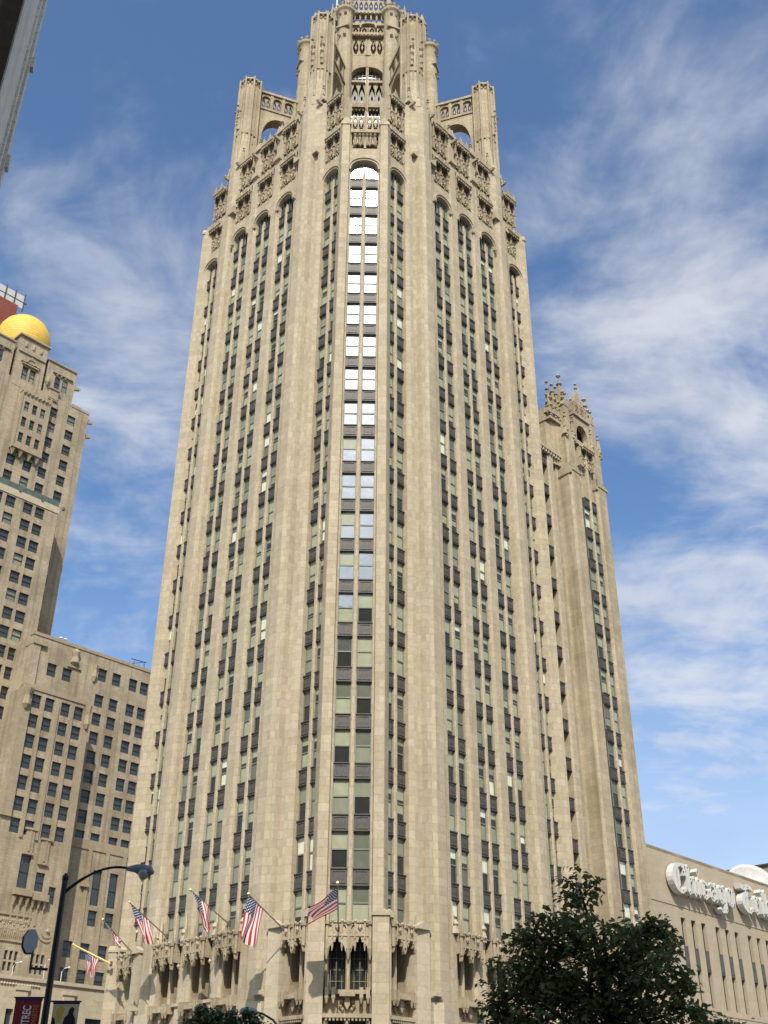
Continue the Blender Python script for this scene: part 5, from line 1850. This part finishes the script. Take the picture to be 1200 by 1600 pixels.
# ================================================================== STREET LAMPS, BANNERS
def street_lamp(name, base, label, H, arm_dx, arm_h, head_len, rad, group=None):
    r = empty(name, base)
    tag(r, label, 'street lamp')
    m = MB()
    m.lathe(0, 0, [(rad * 2.2, 0), (rad * 2.2, .5), (rad * 1.5, .7), (rad * 1.35, 2.5), (rad, H - .15), (rad, H)], 12)
    m.lathe(0, 0, [(rad * 1.15, H), (rad * 1.15, H + .08), (.03, H + .16)], 12)
    m.build('pole', 'lamp_dark', r, True)
    m = MB()
    s = 1 if arm_dx > 0 else -1
    L = abs(arm_dx)
    path = []
    for i in range(13):
        q = i / 12
        path.append((s * L * q, 0, H - .35 + (arm_h + .39) * math.sin(q * math.pi * .62) ** .85))
    m.tube(path, [rad * .55] * 4 + [rad * .45] * 9, 8)
    m.build('arm', 'lamp_dark', r, True)
    e = path[-1]
    m = MB()
    m.tube([(e[0] - s * .1, 0, e[2]), (e[0] + s * .12, 0, e[2] + .01), (e[0] + s * head_len * .45, 0, e[2] - .02), (e[0] + s * head_len * .85, 0, e[2] - .06), (e[0] + s * head_len, 0, e[2] - .10)],
           [.05, .10, .15, .12, .03], 12)
    m.build('lamp_head', 'lamp_grey', r, True)
    m = MB()
    cx = e[0] + s * head_len * .58
    m.lathe(cx, 0, [(.03, e[2] - .27), (.10, e[2] - .22), (.15, e[2] - .14), (.17, e[2] - .05)], 12)
    m.build('lens', 'lamp_lens', r, True)
    return r


LX, LY = -8.0, 28.9
street_lamp('street_lamp', (LX, LY, 0), 'dark curved-arm street lamp with banners, tall at the lower left', 7.85, 1.62, .28, .60, .072)
# far lamp: its arm rises from a pole on the right
r = empty('street_lamp', (-4.0, 51.9, 0))
tag(r, 'smaller far street lamp with blue-grey head over the low tree', 'street lamp')
m = MB()
m.lathe(0, 0, [(.16, 0), (.16, .5), (.1, .7), (.075, 6.3), (.075, 6.4)], 10)
m.build('pole', 'lamp_dark', r, True)
m = MB()
m.tube([(0, 0, 6.0), (-.22, 0, 6.55), (-.6, 0, 6.98), (-1.05, 0, 7.22), (-1.4, 0, 7.3)], .045, 8)
m.build('arm', 'lamp_dark', r, True)
m = MB()
m.tube([(-1.3, 0, 7.3), (-1.4, 0, 7.31), (-1.7, 0, 7.33), (-1.95, 0, 7.3), (-2.05, 0, 7.27)], [.05, .12, .19, .15, .05], 12)
m.build('lamp_head', 'lamp_grey', r, True)
m = MB()
m.lathe(-1.7, 0, [(.04, 7.04), (.12, 7.08), (.17, 7.2)], 10)
m.build('lens', 'lamp_lens', r, True)

# bracketed panel on the lamp pole (back of a sign)
pz = 6.45
r = empty('street_sign', (LX, LY, 5.75))
tag(r, 'blue-grey eight-sided sign panel on a bracket left of the street lamp pole', 'sign')
m = MB()
m.tube([(-.1, -.02, -.02), (-.52, -.05, 0)], .035, 6)
m.tube([(-.52, -.05, -.03), (-.52, -.05, .5)], .03, 6)
m.build('bracket', 'lamp_dark', r)
m = MB()
c, rr_ = (-.60, .62), .29
P = [(c[0] + (rr_ * .62) * math.cos(R_(22.5 + 45 * i)), c[1] + rr_ * math.sin(R_(22.5 + 45 * i))) for i in range(8)]
m.extr(P, -.10, -.02)
m.build('panel', 'panel_grey', r)
m = MB()
P2 = [(c[0] - .07 + (rr_ * .62) * math.cos(R_(22.5 + 45 * i)), c[1] - .01 + rr_ * 1.02 * math.sin(R_(22.5 + 45 * i))) for i in range(8)]
m.extr(P2, -.02, .12)
m.build('housing', 'lamp_dark', r)


def text_mesh(name, body, size, mat, parent, loc, rot, sx=1.0):
    cu = bpy.data.curves.new(name, 'FONT')
    cu.body = body
    cu.size = size
    cu.extrude = .002
    cu.offset = .006
    to = bpy.data.objects.new(name, cu)
    me = bpy.data.meshes.new_from_object(to)
    me.name = name
    bpy.data.objects.remove(to)
    me.materials.append(MATS[mat])
    o = bpy.data.objects.new(name, me)
    COL.objects.link(o)
    o.parent = parent
    o.location = loc
    o.rotation_euler = rot
    o.scale = (sx, 1, 1)
    return o


# vertical red banner
r = empty('banner', (LX, LY, 5.05))
tag(r, 'dark red banner with white upright lettering, left of the street lamp pole', 'banner')
m = MB()
m.box(-.76, -.13, -.012, .012, -2.3, -.02)
m.build('cloth', 'banner_red', r)
m = MB()
m.box(-.77, -.12, -.016, .016, -.02, .03)
m.build('hem', 'banner_purple', r)
m = MB()
m.tube([(-.8, 0, .05), (0, 0, .05)], .02, 6)
m.build('rod', 'lamp_dark', r)
text_mesh('lettering', "LAUTREC", .27, 'banner_white', r, (-.36, -.02, -.83), (R_(90), R_(-90), 0), .61)
text_mesh('lettering', "MONTMARTRE", .17, 'banner_orange', r, (-.19, -.02, -.86), (R_(90), R_(-90), 0), .66)
# pictorial banner
r = empty('banner', (LX, LY, 4.98))
tag(r, 'tan poster banner with yellow and black shapes, right of the street lamp pole', 'banner')
m = MB()
m.box(.16, .78, -.012, .012, -2.3, -.02)
m.build('cloth', 'poster_paper', r)
m = MB()
m.box(.15, .79, -.016, .016, -.02, .02)
m.build('hem', 'banner_purple', r)
m = MB()
m.tube([(0, 0, .04), (.82, 0, .04)], .02, 6)
m.build('rod', 'lamp_dark', r)
m = MB()
m.extr([(.28, -.1), (.36, -.06), (.44, -.12), (.42, -.2), (.40, -.3), (.36, -.44), (.30, -.4), (.26, -.22)], -.02, -.012)
m.build('print', 'poster_yellow', r)
m = MB()
m.extr([(.48, -.3), (.54, -.26), (.56, -.14), (.62, -.08), (.68, -.12), (.66, -.24), (.72, -.34), (.76, -.55), (.46, -.6), (.44, -.45)], -.02, -.012)
m.build('print', 'poster_black', r)
m = MB()
m.extr([(.17, -.3), (.24, -.34), (.27, -.5), (.18, -.6)], -.02, -.012)
m.build('print', 'poster_black', r)
m = MB()
m.extr([(.24, -.62), (.32, -.52), (.42, -.5), (.46, -.64), (.36, -.8), (.2, -.8)], -.02, -.012)
m.build('print', 'poster_scarlet', r)


# ================================================================== TREES
def tree(base, label, H, lobes, n_leaf, ls, mat, seed, trunk_r=.13, fork=.35):
    """trunk and limbs to each lobe of the crown; leaves hang in sprays along the twigs"""
    rg = random.Random(seed)
    r = empty('tree', base)
    tag(r, label, 'tree')
    B = Vector(base)
    fk = Vector((0, 0, H * fork))
    tr = MB()
    tr.tube([(0, 0, 0), (.03, .02, H * fork * .5), tuple(fk), (0.02, 0, H * .62), (.05, 0, H * .86)], [trunk_r * 1.25, trunk_r, trunk_r * .85, trunk_r * .5, trunk_r * .15], 8)
    tr.build('trunk', 'bark', r, True)
    br = MB()
    vs, fs = [], []
    tot = sum(l[3] ** 2 for l in lobes)
    for (lx, ly, lz, rad, sq) in lobes:
        c = Vector((lx, ly, lz)) - B
        z0 = min(max(c.z - rad * 1.2, H * fork * .9), H * .7)
        st_ = Vector((0, 0, z0))
        mid = (st_ + c) / 2 + Vector((0, 0, .1))
        br.tube([tuple(st_), tuple(mid), tuple(c)], [trunk_r * .45, trunk_r * .3, trunk_r * .1], 6)
        nl = int(n_leaf * rad ** 2 / tot)
        nt = max(6, nl // 26)
        for _ in range(nt):
            while True:
                q = Vector((rg.uniform(-1, 1), rg.uniform(-1, 1), rg.uniform(-1, 1)))
                if .15 < q.length < 1:
                    break
            q = q.normalized() * (q.length ** .45)
            end = c + Vector((q.x * rad, q.y * rad, q.z * rad * sq))
            root = c + (end - c) * .25 + Vector((0, 0, -rad * .15))
            if rg.random() < .6:
                br.tube([tuple(root), tuple((root + end) / 2 + Vector((0, 0, .04))), tuple(end)], [.014, .010, .004], 4)
            dirn = (end - root)
            for i in range(26):
                s = rg.uniform(.25, 1.08)
                p = root + dirn * s + Vector((rg.gauss(0, 1), rg.gauss(0, 1), rg.gauss(0, .8))) * (.055 + .10 * rad * (1 - abs(s - .6)))
                a = rg.uniform(0, 2 * math.pi)
                d = Vector((math.cos(a), math.sin(a), rg.uniform(-1.1, .35))).normalized()
                n_ = d.cross(Vector((rg.gauss(0, .5), rg.gauss(0, .5), 1))).normalized()
                up = n_.cross(d)
                L = ls * rg.uniform(.65, 1.25)
                wd = L * .30
                k = len(vs)
                cur = -up * L * .12
                vs += [tuple(p), tuple(p + d * L * .5 + n_ * wd + up * L * .06), tuple(p + d * L + cur), tuple(p + d * L * .5 - n_ * wd + up * L * .06)]
                fs += [(k, k + 1, k + 2), (k, k + 2, k + 3)]
    br.build('branch', 'bark', r)
    me = bpy.data.meshes.new('crown')
    me.from_pydata(vs, [], fs)
    me.materials.append(MATS[mat])
    o = bpy.data.objects.new('crown', me)
    COL.objects.link(o)
    o.parent = r
    return r


def at(x, y, D, off=0.0):
    """a point in the street at distance D, given where it was sighted from the kerb"""
    d = pxdir(x, y)
    h = math.hypot(d.x, d.y)
    return (d.x / h * D, d.y / h * D + off, 1.7 + d.z / h * D)


TL = []
for px_, py_, rp, sq, off in ((905, 1388, 26, 1.5, 0), (915, 1430, 38, 1.1, .1), (880, 1455, 40, 1.0, -.2), (838, 1462, 34, 1.0, .1), (815, 1500, 42, .9, -.1),
                              (860, 1510, 55, 1.0, .4), (925, 1490, 62, 1.0, -.3), (985, 1470, 46, 1.0, .2), (1012, 1440, 22, 1.1, 0), (1035, 1462, 26, 1.0, .2),
                              (1035, 1505, 46, .95, .1), (995, 1530, 66, 1.0, -.4), (910, 1560, 80, 1.0, .2), (825, 1560, 58, .9, .0), (788, 1585, 36, .8, .1),
                              (1058, 1548, 30, .9, .1), (1072, 1580, 28, .8, -.1), (960, 1610, 90, 1.0, .3), (860, 1630, 90, .9, -.2), (1015, 1605, 56, .9, .1), (800, 1640, 55, .9, 0),
                              (1040, 1670, 60, .9, .2), (950, 1690, 90, .8, -.3)):
    X, Y, Z = at(px_, py_, 24.0, off)
    TL.append((X, Y, Z, rp / 66.0, sq))
tree((4.45, 23.6, 0), 'large dark green leafy tree in front of the tower at lower right', 7.0, TL, 13500, .165, 'leaf', 21, .14)
TL = []
for px_, py_, rp, sq in ((300, 1592, 14, .8), (330, 1590, 18, .8), (365, 1596, 16, .8), (395, 1592, 14, .9), (350, 1612, 34, .7), (300, 1615, 26, .7), (400, 1618, 26, .7), (385, 1582, 7, 1.2), (312, 1580, 7, 1.0)):
    X, Y, Z = at(px_, py_, 46.0)
    TL.append((X, Y, Z, rp / 36.0, sq))
tree((-5.9, 45.2, 0), 'small bushy tree just showing at the bottom edge below the flags', 6.3, TL, 5000, .17, 'leaf_blue', 31, .1)
TL = []
for px_, py_, rp, sq in ((1095, 1604, 14, .7), (1125, 1602, 14, .7), (1150, 1612, 16, .7), (1085, 1620, 20, .8), (1120, 1635, 36, .7)):
    X, Y, Z = at(px_, py_, 30.0)
    TL.append((X, Y, Z, rp / 54.0, sq))
tree((8.2, 28.9, 0), 'low leafy tree top at the bottom right below the annex', 5.2, TL, 4000, .13, 'leaf', 41, .1)
